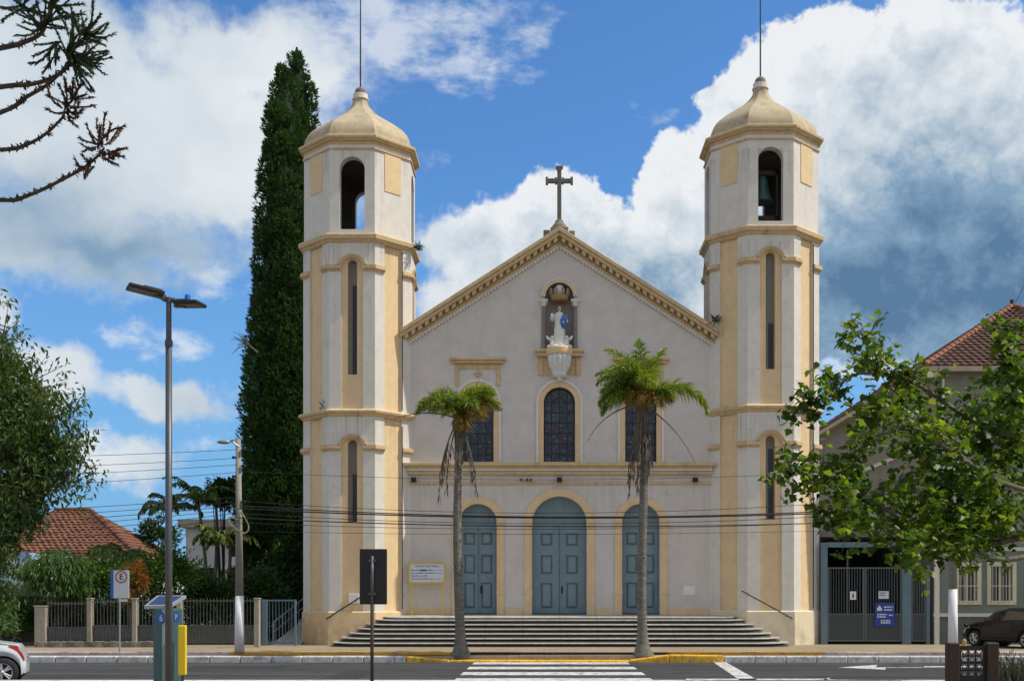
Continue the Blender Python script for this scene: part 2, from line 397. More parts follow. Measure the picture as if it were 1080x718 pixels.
# ------------------------------------------------------------------ paints and surfaces
mat('white_paint', (0.69, 0.65, 0.58), 0.85, var=0.06, drips=(9.0, 15.78, 19.4), base_dirt=0.5, cracks=0.25, drip=0.5, scale=3, bump=0.15, bscale=60, stain=0.16, streak=0.16, stain_col=(0.28, 0.25, 0.21))
mat('facade_paint', (0.625, 0.58, 0.535), 0.85, var=0.07, drips=(6.15, 7.05), drip=0.25, base_dirt=0.35, cracks=0.25, scale=1.6, bump=0.15, bscale=60, stain=0.15, streak=0.14, stain_col=(0.33, 0.29, 0.25))
mat('yellow_paint', (0.74, 0.55, 0.32), 0.85, var=0.07, drips=(9.0, 15.78), drip=0.4, base_dirt=0.55, scale=3, bump=0.12, bscale=60, stain=0.12, streak=0.12, stain_col=(0.36, 0.24, 0.12))
mat('cream_paint', (0.72, 0.62, 0.45), 0.85, var=0.05, base_dirt=0.5, scale=3, bump=0.12, bscale=60, stain=0.15, streak=0.1, stain_col=(0.35, 0.28, 0.18))
mat('plain_white', (0.72, 0.70, 0.65), 0.85, var=0.06, scale=4, stain=0.15, stain_col=(0.4, 0.37, 0.32))
mat('ochre_trim', (0.60, 0.45, 0.26), 0.85, var=0.12, scale=5, bump=0.15, bscale=50, stain=0.45, streak=0.3, stain_col=(0.14, 0.10, 0.06))
mat('shaded_plaster', (0.085, 0.08, 0.075), 0.9, var=0.2, scale=2, stain=0.4)  # dark tone puts the shade inside the bell chambers into the plaster colour
mat('dome_paint', (0.47, 0.385, 0.255), 0.85, var=0.14, scale=2.5, bump=0.15, bscale=40, stain=0.7, streak=0.4, stain_col=(0.22, 0.17, 0.11))
mat('weathered_stone', (0.20, 0.17, 0.13), 0.9, var=0.3, scale=6, bump=0.4, bscale=20, stain=0.5)
mat('grey_column', (0.20, 0.185, 0.185), 0.5, var=0.25, scale=12)
mat('cross_stone', (0.16, 0.145, 0.13), 0.8, var=0.3, scale=9, bump=0.3, bscale=30)
mat('statue_white', (0.68, 0.69, 0.66), 0.6, var=0.08, scale=8, stain=0.2, stain_col=(0.3, 0.3, 0.28))
mat('statue_blue', (0.05, 0.17, 0.46), 0.5, var=0.2, scale=8)
mat('skin_plaster', (0.55, 0.38, 0.28), 0.6)
mat('hair_brown', (0.10, 0.06, 0.035), 0.7)
mat('crown_ochre', (0.36, 0.24, 0.12), 0.7, var=0.25, scale=9)
mat('door_blue', (0.18, 0.26, 0.295), 0.55, var=0.10, scale=3, bump=0.1, bscale=30, stain=0.15, streak=0.2, stain_col=(0.09, 0.15, 0.18))
mat('door_dark', (0.05, 0.085, 0.105), 0.6, var=0.1)
mat('slit_grey', (0.25, 0.245, 0.235), 0.8, var=0.1)
mat('black_glass', (0.012, 0.013, 0.015), 0.15)
mat('dark_void', (0.03, 0.028, 0.026), 0.9)
mat('bronze', (0.05, 0.10, 0.09), 0.5, metal=0.35, var=0.3, scale=10)
mat('dark_wood', (0.05, 0.03, 0.02), 0.7, var=0.3, scale=8, stretch=(4, 4, 0.6), bump=0.3, bscale=12)
mat('iron', (0.02, 0.02, 0.022), 0.5, metal=0.3, var=0.2)
mat('rust', (0.042, 0.026, 0.018), 0.8, var=0.35, scale=14)
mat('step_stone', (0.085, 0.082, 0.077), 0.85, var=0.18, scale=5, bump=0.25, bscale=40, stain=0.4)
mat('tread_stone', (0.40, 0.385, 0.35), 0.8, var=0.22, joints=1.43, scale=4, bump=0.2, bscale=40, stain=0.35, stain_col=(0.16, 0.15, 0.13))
mat('sign_white', (0.62, 0.66, 0.70), 0.4, var=0.04)
mat('panel_white', (0.75, 0.75, 0.73), 0.5, var=0.04, stain=0.15, stain_col=(0.4, 0.38, 0.33))
mat('yellow_metal', (0.62, 0.42, 0.03), 0.5, var=0.1)
mat('ink_blue', (0.09, 0.13, 0.30), 0.6)
mat('ink_black', (0.012, 0.012, 0.014), 0.6)
mat('lamp_black', (0.012, 0.012, 0.012), 0.5)
mat('terracotta', (0.185, 0.080, 0.048), 0.9, var=0.55, scale=3, bump=0.3, bscale=20, stain=0.8, stain_col=(0.07, 0.045, 0.03))
mat('terracotta_dark', (0.080, 0.036, 0.027), 0.9, var=0.5, scale=6, bump=0.3, bscale=20, stain=0.6, stain_col=(0.04, 0.03, 0.025))
mat('terracotta_cap', (0.23, 0.10, 0.06), 0.9, var=0.4, scale=6)

def glass_mosaic():
    m = bpy.data.materials.new('stained_glass'); m.use_nodes = True; MATS['stained_glass'] = m
    nt = m.node_tree; N = nt.nodes; L = nt.links; b = N['Principled BSDF']
    tc = N.new('ShaderNodeTexCoord')
    v = N.new('ShaderNodeTexVoronoi'); v.inputs['Scale'].default_value = 11; L.new(tc.outputs['Object'], v.inputs['Vector'])
    s = N.new('ShaderNodeSeparateColor'); L.new(v.outputs['Color'], s.inputs[0])
    r = N.new('ShaderNodeValToRGB'); L.new(s.outputs[0], r.inputs[0]); e = r.color_ramp.elements
    r.color_ramp.interpolation = 'CONSTANT'
    e[0].color = (0.018, 0.032, 0.06, 1); e[1].position = 0.86; e[1].color = (0.045, 0.05, 0.04, 1)
    for p_, c in ((0.3, (0.03, 0.06, 0.10)), (0.55, (0.06, 0.10, 0.15)), (0.72, (0.03, 0.05, 0.06)), (0.965, (0.07, 0.025, 0.02))):
        x = e.new(p_); x.color = c+(1,)
    ve = N.new('ShaderNodeTexVoronoi'); ve.feature = 'DISTANCE_TO_EDGE'; ve.inputs['Scale'].default_value = 11; L.new(tc.outputs['Object'], ve.inputs['Vector'])
    mr = N.new('ShaderNodeMapRange'); L.new(ve.outputs['Distance'], mr.inputs[0]); mr.inputs[1].default_value = 0.02; mr.inputs[2].default_value = 0.09
    mx = N.new('ShaderNodeMix'); mx.data_type = 'RGBA'; L.new(mr.outputs[0], mx.inputs[0]); mx.inputs[6].default_value = (0.012, 0.012, 0.014, 1); L.new(r.outputs[0], mx.inputs[7])
    L.new(mx.outputs[2], b.inputs['Base Color']); b.inputs['Roughness'].default_value = 0.35
    nb = N.new('ShaderNodeTexNoise'); nb.inputs['Scale'].default_value = 9; L.new(tc.outputs['Object'], nb.inputs['Vector'])
    bp = N.new('ShaderNodeBump'); bp.inputs['Strength'].default_value = 0.3; L.new(nb.outputs['Fac'], bp.inputs['Height']); L.new(bp.outputs[0], b.inputs['Normal'])
glass_mosaic()
mat('glass_red', (0.10, 0.022, 0.018), 0.35, var=0.5, scale=14)

def ground_mat(name, c1, c2, brick=None, crack=True, rough=0.9):
    m = bpy.data.materials.new(name); m.use_nodes = True; MATS[name] = m
    nt = m.node_tree; N = nt.nodes; L = nt.links; b = N['Principled BSDF']; b.inputs['Roughness'].default_value = rough; b.inputs['Specular IOR Level'].default_value = 0.3
    tc = N.new('ShaderNodeTexCoord')
    n = N.new('ShaderNodeTexNoise'); n.inputs['Scale'].default_value = 0.35; n.inputs['Detail'].default_value = 10; n.inputs['Roughness'].default_value = 0.65; L.new(tc.outputs['Object'], n.inputs['Vector'])
    f = N.new('ShaderNodeTexNoise'); f.inputs['Scale'].default_value = 60; f.inputs['Detail'].default_value = 3; L.new(tc.outputs['Object'], f.inputs['Vector'])
    r = N.new('ShaderNodeMapRange'); L.new(n.outputs['Fac'], r.inputs[0]); r.inputs[1].default_value = 0.35; r.inputs[2].default_value = 0.65
    mx = N.new('ShaderNodeMix'); mx.data_type = 'RGBA'; L.new(r.outputs[0], mx.inputs[0]); mx.inputs[6].default_value = c1+(1,); mx.inputs[7].default_value = c2+(1,)
    fr = N.new('ShaderNodeMapRange'); L.new(f.outputs['Fac'], fr.inputs[0]); fr.inputs[1].default_value = 0.3; fr.inputs[2].default_value = 0.7; fr.inputs[3].default_value = 0.75; fr.inputs[4].default_value = 1.25
    sc_ = N.new('ShaderNodeVectorMath'); sc_.operation = 'SCALE'; L.new(mx.outputs[2], sc_.inputs[0]); L.new(fr.outputs[0], sc_.inputs['Scale']); out = sc_.outputs[0]
    if brick:
        bt = N.new('ShaderNodeTexBrick'); bt.inputs['Scale'].default_value = brick; L.new(tc.outputs['Object'], bt.inputs['Vector'])
        bt.inputs['Color1'].default_value = (1, 1, 1, 1); bt.inputs['Color2'].default_value = (0.82, 0.82, 0.82, 1); bt.inputs['Mortar'].default_value = (0.5, 0.5, 0.5, 1); bt.inputs['Mortar Size'].default_value = 0.012
        m2 = N.new('ShaderNodeVectorMath'); m2.operation = 'MULTIPLY'; L.new(out, m2.inputs[0]); L.new(bt.outputs['Color'], m2.inputs[1]); out = m2.outputs[0]
    if crack:
        v = N.new('ShaderNodeTexVoronoi'); v.feature = 'DISTANCE_TO_EDGE'; v.inputs['Scale'].default_value = 0.3
        wn = N.new('ShaderNodeTexNoise'); wn.inputs['Scale'].default_value = 1.2; wn.inputs['Detail'].default_value = 5; L.new(tc.outputs['Object'], wn.inputs['Vector'])
        ad = N.new('ShaderNodeVectorMath'); ad.operation = 'MULTIPLY_ADD'; L.new(wn.outputs['Color'], ad.inputs[0]); ad.inputs[1].default_value = (1.6, 1.6, 0); L.new(tc.outputs['Object'], ad.inputs[2]); L.new(ad.outputs[0], v.inputs['Vector'])
        cr = N.new('ShaderNodeMapRange'); L.new(v.outputs['Distance'], cr.inputs[0]); cr.inputs[1].default_value = 0.003; cr.inputs[2].default_value = 0.012; cr.inputs[3].default_value = 0.55; cr.inputs[4].default_value = 1
        m3 = N.new('ShaderNodeVectorMath'); m3.operation = 'SCALE'; L.new(out, m3.inputs[0]); L.new(cr.outputs[0], m3.inputs['Scale']); out = m3.outputs[0]
    if name == 'asphalt':
        mt = N.new('ShaderNodeMapping'); mt.inputs['Scale'].default_value = (0.03, 0.9, 1); L.new(tc.outputs['Object'], mt.inputs[0])
        tn = N.new('ShaderNodeTexNoise'); tn.inputs['Scale'].default_value = 1.0; tn.inputs['Detail'].default_value = 5; L.new(mt.outputs[0], tn.inputs['Vector'])
        tr_ = N.new('ShaderNodeMapRange'); L.new(tn.outputs['Fac'], tr_.inputs[0]); tr_.inputs[1].default_value = 0.35; tr_.inputs[2].default_value = 0.65; tr_.inputs[3].default_value = 0.72; tr_.inputs[4].default_value = 1.28
        m5 = N.new('ShaderNodeVectorMath'); m5.operation = 'SCALE'; L.new(out, m5.inputs[0]); L.new(tr_.outputs[0], m5.inputs['Scale']); out = m5.outputs[0]
        on = N.new('ShaderNodeTexNoise'); on.inputs['Scale'].default_value = 1.1; on.inputs['Detail'].default_value = 4; L.new(tc.outputs['Object'], on.inputs['Vector'])
        orr = N.new('ShaderNodeMapRange'); L.new(on.outputs['Fac'], orr.inputs[0]); orr.inputs[1].default_value = 0.62; orr.inputs[2].default_value = 0.72; orr.inputs[3].default_value = 1.0; orr.inputs[4].default_value = 0.6
        m6 = N.new('ShaderNodeVectorMath'); m6.operation = 'SCALE'; L.new(out, m6.inputs[0]); L.new(orr.outputs[0], m6.inputs['Scale']); out = m6.outputs[0]
    L.new(out, b.inputs['Base Color'])
    bp = N.new('ShaderNodeBump'); bp.inputs['Strength'].default_value = 0.35; bp.inputs['Distance'].default_value = 0.01; L.new(f.outputs['Fac'], bp.inputs['Height']); L.new(bp.outputs[0], b.inputs['Normal'])
ground_mat('asphalt', (0.041, 0.042, 0.044), (0.056, 0.056, 0.057))
ground_mat('pavement', (0.30, 0.235, 0.155), (0.38, 0.31, 0.215), brick=1.2, crack=False)
ground_mat('earth', (0.10, 0.085, 0.05), (0.06, 0.075, 0.03), crack=False)
mat('road_white', (0.58, 0.58, 0.56), 0.8, var=0.15, scale=7, stain=0.6, worn=(0.09, 0.09, 0.09), stain_col=(0.15, 0.15, 0.15))
mat('kerb_white', (0.60, 0.59, 0.56), 0.8, var=0.15, worn=(0.33, 0.31, 0.28), scale=6, stain=0.4, streak=0.0, stain_col=(0.2, 0.19, 0.17))
mat('kerb_yellow', (0.75, 0.42, 0.03), 0.8, var=0.2, worn=(0.30, 0.22, 0.12), scale=6, stain=0.45, stain_col=(0.18, 0.11, 0.04))
mat('tactile_yellow', (0.50, 0.30, 0.06), 0.8, var=0.25, scale=3, stain=0.7, stain_col=(0.24, 0.17, 0.09))
mat('brick_red', (0.16, 0.065, 0.045), 0.85, var=0.3, scale=3, stain=0.5, stain_col=(0.09, 0.06, 0.05))

# ------------------------------------------------------------------ ground, road, pavements
RZ = -0.28                    # road level; pavement is 0
setting('ground', MB().quad((-900, -300, -0.42), (900, -300, -0.42), (900, 2200, -0.42), (-900, 2200, -0.42)), 'earth')
setting('road', MB().quad((-160, 24.9, RZ), (160, 24.9, RZ), (160, 38.4, RZ), (-160, 38.4, RZ)), 'asphalt')
setting('near_pavement', MB().box(-160, 160, -20, 24.7, -0.4, 0.0), 'pavement')
setting('near_kerb', MB().box(-160, 160, 24.7, 25.0, -0.4, 0.012), 'kerb_white', bevel=0.02)
setting('church_pavement', MB().box(-160, 160, 39.62, 46.9, -0.4, 0.0), 'pavement')
setting('lower_pavement', MB().box(-160, 160, 38.512, 39.6, -0.4, -0.085), 'pavement')
setting('garden_ground', MB().quad((-160, 46.9, -0.02), (160, 46.9, -0.02), (160, 130, -0.02), (-160, 130, -0.02)), 'earth')

def xr(px, Y): return (px-PX)/F*Y+CX
KY = 38.2
def kerb(px0, px1, m, name, z1=-0.075):
    a, b = xr(px0, KY), xr(px1, KY); mb = MB(); x = a
    while x < b-0.05:
        e = min(x+1.0, b); mb.box(x+0.006, e-0.006, KY, KY+0.31, -0.4, z1); x = e
    return setting(name, mb, m, bevel=0.04, seg=2)
kerb(-1600, 428, 'kerb_white', 'kerb')
kerb(764, 3200, 'kerb_white', 'kerb')
# yellow kerb blocks beside the palms, dipping to the dropped kerb at the crossing
def kerb_slope(px0, z0, px1, z1, m):
    a, b = xr(px0, KY), xr(px1, KY); mb = MB()
    mb.add([(a, KY, -0.4), (b, KY, -0.4), (b, KY+.31, -0.4), (a, KY+.31, -0.4), (a, KY, z0), (b, KY, z1), (b, KY+.31, z1), (a, KY+.31, z0)],
           [(0, 3, 2, 1), (4, 5, 6, 7), (0, 1, 5, 4), (2, 3, 7, 6), (1, 2, 6, 5), (3, 0, 4, 7)])
    setting('kerb', mb, m, bevel=0.05, seg=3)
kerb_slope(428.3, -0.075, 474, -0.20, 'kerb_yellow')
kerb_slope(474.3, -0.20, 664, -0.21, 'kerb_yellow')
kerb_slope(664.3, -0.20, 706, -0.03, 'kerb_yellow')
kerb_slope(706.3, -0.03, 763.7, -0.05, 'kerb_yellow')
# painted tactile strips and the red gutter line on the far pavement
def strip(px0, px1, y0, y1, m, name, z=0.004):
    a, b = xr(px0, (y0+y1)/2), xr(px1, (y0+y1)/2)
    setting(name, MB().quad((a, y0, z), (b, y0, z), (b, y1, z), (a, y1, z)), m)
def edge(px0, px1, m, name):
    a, b = xr(px0, 39.6), xr(px1, 39.6); setting(name, MB().box(a, b, 39.45, 39.78, -0.3, 0.006), m, bevel=.015)
edge(-1600, 242.5, 'kerb_white', 'inner_kerb'); edge(243, 476, 'kerb_yellow', 'inner_kerb'); edge(704, 868, 'kerb_yellow', 'inner_kerb'); edge(868.5, 3200, 'kerb_white', 'inner_kerb')
strip(-1600, 470, 38.9, 39.44, 'brick_red', 'gutter_strip', -0.081)
strip(706, 3200, 38.9, 39.44, 'brick_red', 'gutter_strip', -0.081)
strip(440, 478, 38.6, 38.89, 'earth', 'tree_pit', -0.080)
strip(476, 704, 39.3, 39.62, 'tread_stone', 'ramp_strip', 0.004)
# markings
zb = RZ+0.004
mb = MB()
for py0, py1 in ((697.8, 700.2), (702.8, 705.4), (708.4, 711.6), (714.8, 718.8), (722.6, 727.0)):
    Ya, Yb = F*(CH-RZ)/(py0-PY), F*(CH-RZ)/(py1-PY)
    mb.quad((-2.9, Yb, zb), (2.05, Yb, zb), (2.05, Ya, zb), (-2.9, Ya, zb))
setting('crosswalk', mb, 'road_white')
ground_mat('asphalt_patch', (0.030, 0.030, 0.032), (0.038, 0.038, 0.039), crack=False)
for (xa_, xb_, ya_, yb_) in ((-11.2, -8.4, 34.6, 36.0), (6.2, 9.9, 30.2, 31.2), (-6.3, -5.4, 30.0, 33.6)):
    setting('road_patch', MB().quad((xa_, ya_, RZ+.002), (xb_, ya_, RZ+.002), (xb_, yb_, RZ+.002), (xa_, yb_, RZ+.002)), 'asphalt_patch')
def gpt(px, py): Y = F*(CH-zb)/(py-PY); return (xr(px, Y), Y, zb)
def patch(name, pts): setting(name, MB().add([gpt(*p) for p in pts], [tuple(range(len(pts)))]), 'road_white')
patch('stop_line', [(752, 697.5), (765, 697.5), (799, 716.5), (780, 716.5)])
patch('lane_line', [(724, 715.2), (876, 715.2), (874, 716.8), (723, 716.8)])
patch('lane_line', [(924, 702.0), (1300, 701.6), (1300, 702.8), (924, 703.2)])
patch('lane_arrow', [(884, 703.4), (925, 700.6), (925, 702.1), (975, 702.1), (975, 703.6), (934, 703.6), (934, 705.6)])
patch('lane_arrow', [(858, 719), (876, 713.6), (872, 716.0), (905, 716.4), (905, 719)])

# ------------------------------------------------------------------ church
church = thing('church', (0, 46, 0), 'cream and yellow church facade between two octagonal bell towers with domed caps', 'church')
FY = 47.26
ff = lambda u, d, z: (u, FY+d, z)
def fz(py, Y=FY): return CH+(PY-py)/F*Y
apex_z, end_z, end_x = fz(239, 46.8), fz(346.5, 46.8), 6.32
slope = (apex_z-end_z)/end_x
gtop = lambda u: apex_z-0.10-slope*abs(u)
DOORS = [(-3.27, 1.52, 1.18, fz(551), True), (0.0, 2.2, 1.18, fz(552), True), (3.27, 1.52, 1.18, fz(551), True)]
WINS = [(-3.27, 1.26, fz(487), fz(424.5), True), (0.0, 1.26, fz(487), fz(424.5), True), (3.27, 1.26, fz(487), fz(424.5), True)]
NICHE = (0.0, 1.16, fz(368.5), fz(313), True)
fw = MB(); wall_slots(fw, ff, -6.25, 6.25, 0.0, gtop, DOORS+WINS+[NICHE], 0.32, extra=(0.0,))
facade = fw.build('facade_wall', 'facade_paint', church)
# nave behind: side walls and roof
nv = MB(); nv.box(-6.2, -5.8, FY+0.9, 78, 0, end_z-0.5); nv.box(5.8, 6.2, FY+0.9, 78, 0, end_z-0.5); nv.box(-6.2, 6.2, 77.6, 78, 0, end_z-0.5)
nv.add([(-6.2, 78, end_z-.5), (6.2, 78, end_z-.5), (0, 78, apex_z-.6)], [(0, 1, 2)])
nv.add([(-6.2, FY+.9, 0), (6.2, FY+.9, 0), (6.2, FY+.9, end_z-.5), (0, FY+.9, apex_z-.9), (-6.2, FY+.9, end_z-.5)], [(0, 1, 2, 3, 4)])
nv.build('nave', 'facade_paint', church)
rf = MB()
for s in (-1, 1):
    rf.add([(0, FY+.1, apex_z-.30), (s*6.6, FY+.1, apex_z-.30-slope*6.6), (s*6.6, 78.3, apex_z-.30-slope*6.6), (0, 78.3, apex_z-.30),
            (0, FY+.1, apex_z-.55), (s*6.6, FY+.1, apex_z-.55-slope*6.6), (s*6.6, 78.3, apex_z-.55-slope*6.6), (0, 78.3, apex_z-.55)],
           [(0, 1, 2, 3), (4, 5, 6, 7), (0, 1, 5, 4), (2, 3, 7, 6), (1, 2, 6, 5)])
rf.build('nave_roof', 'terracotta_dark', church)

# gable cornice: raking layers
def rake(mb, o0, o1, yf, yb, xe=end_x, x0=0.0):
    for s in (-1, 1):
        za = lambda x: apex_z-slope*x
        vs = [(s*x, y, za(x)-o) for y in (yf, yb) for x in (x0, xe) for o in (o0, o1)]
        mb.add(vs, [(0, 1, 3, 2), (4, 6, 7, 5), (0, 2, 6, 4), (1, 5, 7, 3), (0, 4, 5, 1), (2, 3, 7, 6)])
gc = MB(); rake(gc, 0.0, 0.17, FY-0.50, FY+0.3); rake(gc, 0.172, 0.32, FY-0.43, FY-0.002); rake(gc, 0.322, 0.50, FY-0.12, FY-0.002); rake(gc, 0.502, 0.60, FY-0.17, FY-0.002)
gcn = gc.build('gable_cornice', 'ochre_trim', church, bevel=0.015)
x = 0.16
while x < 6.2:
    for s in (-1, 1):
        vs = [(s*(x+dx), y, apex_z-slope*(x+dx)-o) for y in (FY-.37, FY-.121) for dx in (-.07, .07) for o in (.324, .47)]
        MB().add(vs, [(0, 1, 3, 2), (4, 6, 7, 5), (0, 2, 6, 4), (1, 5, 7, 3), (0, 4, 5, 1), (2, 3, 7, 6)]).build('modillion', 'ochre_trim', gcn)
    x += 0.27
dn = MB(); rake(dn, 0.602, 0.685, FY-0.10, FY-0.002)
x = 0.08
while x < 6.2:
    for s in (-1, 1):
        vs = []
        for y in (FY-.11, FY-.002):
            for dx in (-.035, .035):
                for o in (.686, .745): vs.append((s*(x+dx), y, apex_z-slope*(x+dx)-o))
        dn.add(vs, [(0, 1, 3, 2), (4, 6, 7, 5), (0, 2, 6, 4), (1, 5, 7, 3), (0, 4, 5, 1), (2, 3, 7, 6)])
    x += 0.125
dn.build('dentils', 'plain_white', gcn)

# string cornice over the doors
st = MB(); XE = 6.12
st.box(-XE-.12, XE+.12, FY-.34, FY-.002, fz(492), fz(488.6)); st.box(-XE, XE, FY-.26, FY-.002, fz(494.2), fz(492)-.002); st.box(-XE, XE, FY-.14, FY-.002, fz(500.5), fz(496.8)); st.box(-XE, XE, FY-.05, FY-.002, fz(511), fz(508))
sco = st.build('string_cornice', 'ochre_trim', church, bevel=0.015)
MB().box(-XE, XE, FY-.20, FY-.002, fz(496.7), fz(494.3)).build('white_fillet', 'white_paint', sco)
for a, b in ((-5.95, -4.4), (-2.15, -1.5), (1.5, 2.15), (4.4, 5.95)): MB().box(a, b, FY-.035, FY-.002, 1.18, fz(640)).build('base_band', 'yellow_paint', church)
for px in (436.5, 590, 733):
    l = MB(); p = P(px, 506, FY-.12); l.box(p.x-.1, p.x+.1, FY-.3, FY-.1, p.z-.09, p.z+.09); l.box(p.x-.03, p.x+.03, FY-.1, FY-.002, p.z-.03, p.z+.03)
    l.build('floodlight', 'lamp_black', church, bevel=0.01)
cm = MB()
for px in (598-48, 556, 602-42):
    p = P(px, 506, FY); cm = MB(); cm.box(p.x-.035, p.x+.035, FY-.2, FY-.06, p.z-.04, p.z+.04); cm.build('camera_box', 'lamp_black', church)

# doors
def door(cx, w, z0, zs, big):
    d = MB(); D0 = 0.30
    d.prism(arch_poly(cx, w+.02, z0, zs), lambda a, b: (a, FY+D0+.06, b), lambda a, b: (a, FY+D0+.14, b))
    door_o = d.build('door', 'door_dark', church)
    tz = zs-0.02
    fr = MB(); arch_band(fr, ff, cx, z0, zs, w/2-.07, w/2+.005, D0-.02, D0+.058)
    fr.box(cx-w/2+.07, cx+w/2-.07, FY+D0-.03, FY+D0+.055, tz-.055, tz+.055)
    fr.build('door_frame', 'door_blue', door_o, bevel=.008)
    lu = MB(); lu.prism(arch_poly(cx, w-.16, tz+.057, tz+.06), lambda a, b: (a, FY+D0+.01, b), lambda a, b: (a, FY+D0+.05, b))
    for k in (-1, 1): lu.box(cx+k*w*.16-.16*w*.7, cx+k*w*.16+.16*w*.7, FY+D0-.012, FY+D0+.009, tz+.16, tz+.16+w*.2)
    lu.build('lunette', 'door_blue', door_o, bevel=.012)
    for s in (-1, 1):
        x0, x1 = (cx+.008, cx+w/2-.075) if s > 0 else (cx-w/2+.075, cx-.008)
        lf = MB(); H = tz-.06-z0; m = .11 if not big else .27; pans = []
        for a, b in ((.06, .36), (.45, .67), (.77, .92)):
            pans.append(((x0+x1)/2, (x1-x0)-2*m, z0+H*a+.03, z0+H*b, False))
        g0 = lambda u, d, z: (u, FY+D0-.01+d, z)
        wall_slots(lf, g0, x0, x1, z0+.03, tz-.058, pans, .062)
        lf.box(x0, x1, FY+D0+.050, FY+D0+.056, z0+.03, tz-.058)
        for (pc, pw, pz0, pz1, _) in pans:
            ew, eh, cz_ = pw/2-.035, (pz1-pz0)/2-.035, (pz0+pz1)/2; y0, y1 = FY+D0+.05, FY+D0-.035
            lf.add([(pc-ew, y0, cz_-eh), (pc+ew, y0, cz_-eh), (pc+ew, y0, cz_+eh), (pc-ew, y0, cz_+eh),
                    (pc-ew+.06, y1, cz_-eh+.06), (pc+ew-.06, y1, cz_-eh+.06), (pc+ew-.06, y1, cz_+eh-.06), (pc-ew+.06, y1, cz_+eh-.06)],
                   [(0, 1, 5, 4), (1, 2, 6, 5), (2, 3, 7, 6), (3, 0, 4, 7), (4, 5, 6, 7)])
        if s > 0: lf.box(x0+.002, x0+.05, FY+D0-.045, FY+D0-.011, z0+.03, tz-.06)
        lf.build('door_leaf', 'door_blue', door_o)
        if s > 0:
            hd = MB(); hd.ball((x0+.11, FY+D0-.06, z0+1.05), .035, 10); hd.box(x0+.08, x0+.14, FY+D0-.02, FY+D0-.0105, z0+.85, z0+1.15); hd.build('door_handle', 'iron', door_o)
    ar = MB(); arch_band(ar, ff, cx, z0, zs, w/2+.0, w/2+(.30 if big else .28), -.05, -.002)
    arch_band(ar, ff, cx, z0, zs, w/2+.0, w/2+.05, -.075, -.052)
    for s in (-1, 1):
        a, b = sorted((cx+s*(w/2-.02), cx+s*(w/2+.36))); ar.box(a, b, FY-.085, FY-.052, z0+.85, z0+.93)
        ar.box(a, b, FY-.10, FY-.052, zs-.08, zs)
    ar.build('door_surround', 'yellow_paint', church)
    MB().box(cx-w/2-.04, cx+w/2+.04, FY-.06, FY+.4, z0-.002, z0+.06).build('door_sill', 'step_stone', door_o)
for (cx, w, z0, zs, a) in DOORS: door(cx, w, z0, zs, w > 2)

# stained glass windows with lintels
for i, (cx, w, z0, zs, a) in enumerate(WINS):
    g = MB(); g.prism(arch_poly(cx, w, z0, zs), lambda a, b: (a, FY+.24, b), lambda a, b: (a, FY+.26, b))
    win = g.build('stained_glass_window', 'stained_glass', church)
    ld = MB()
    for k in range(1, 4): ld.box(cx-w/2+w*k/4-.012, cx-w/2+w*k/4+.012, FY+.22, FY+.239, z0, zs+math.sqrt(max(0, (w/2)**2-(w*k/4-w/2)**2))-.01)
    z = z0+.33
    while z < zs+.1: ld.box(cx-w/2+.01, cx+w/2-.01, FY+.215, FY+.2195, z-.012, z+.012); z += .42
    arch_band(ld, ff, cx, zs-.05, zs-.02, .25, .275, .20, .214)
    arch_band(ld, ff, cx, z0, zs, w/2-.05, w/2-.001, .18, .238)
    ld.build('lead_bars', 'iron', win)
    bl = MB(); random.seed(40+i)
    for k in range(4):
        bx, bz = cx-.22+.11*k+random.uniform(-.04, .04), z0+1.35-.16*k+random.uniform(-.05, .05); s_ = random.uniform(.07, .12)
        bl.add([(bx+s_*math.cos(t)*random.uniform(.7, 1.2), FY+.232, bz+s_*math.sin(t)) for t in (0.3, 1.4, 2.6, 3.7, 4.9)], [(0, 1, 2, 3, 4)])
    if i != 0: bl.build('red_pane', 'glass_red', win)
    fr = MB(); arch_band(fr, ff, cx, z0, zs, w/2, w/2+.21, -.04, -.002); fr.build('window_surround', 'yellow_paint', win)
    fr = MB(); arch_band(fr, ff, cx, z0, zs, w/2+.211, w/2+.30, -.075, -.002); fr.build('white_bead', 'plain_white', win)
    MB().box(cx-w/2-.3, cx+w/2+.3, FY-.10, FY-.002, z0-.08, z0-.002).build('window_sill', 'ochre_trim', win, bevel=.01)
    if i != 1:
        lt = MB(); lt.box(cx-1.12, cx+1.12, FY-.24, FY-.002, fz(380.6), fz(377.6)); lt.box(cx-1.04, cx+1.04, FY-.17, FY-.002, fz(383.4), fz(380.6)-.002)
        for s in (-1, 1): lt.box(cx+s*.825-.095, cx+s*.825+.095, FY-.03, FY-.002, fz(407), fz(384))
        lt.box(cx-.73, cx+.73, FY-.034, FY-.002, fz(389.5), fz(384))
        for k in range(-2, 3): 
            t = math.radians(90+k*20); lt.tube([(cx+.06*math.cos(t), FY-.02, fz(398)+.02), (cx+.26*math.cos(t), FY-.03, fz(398)+.24*math.sin(t))], .03, 5)
        lt.build('window_lintel', 'ochre_trim', win, bevel=.012)

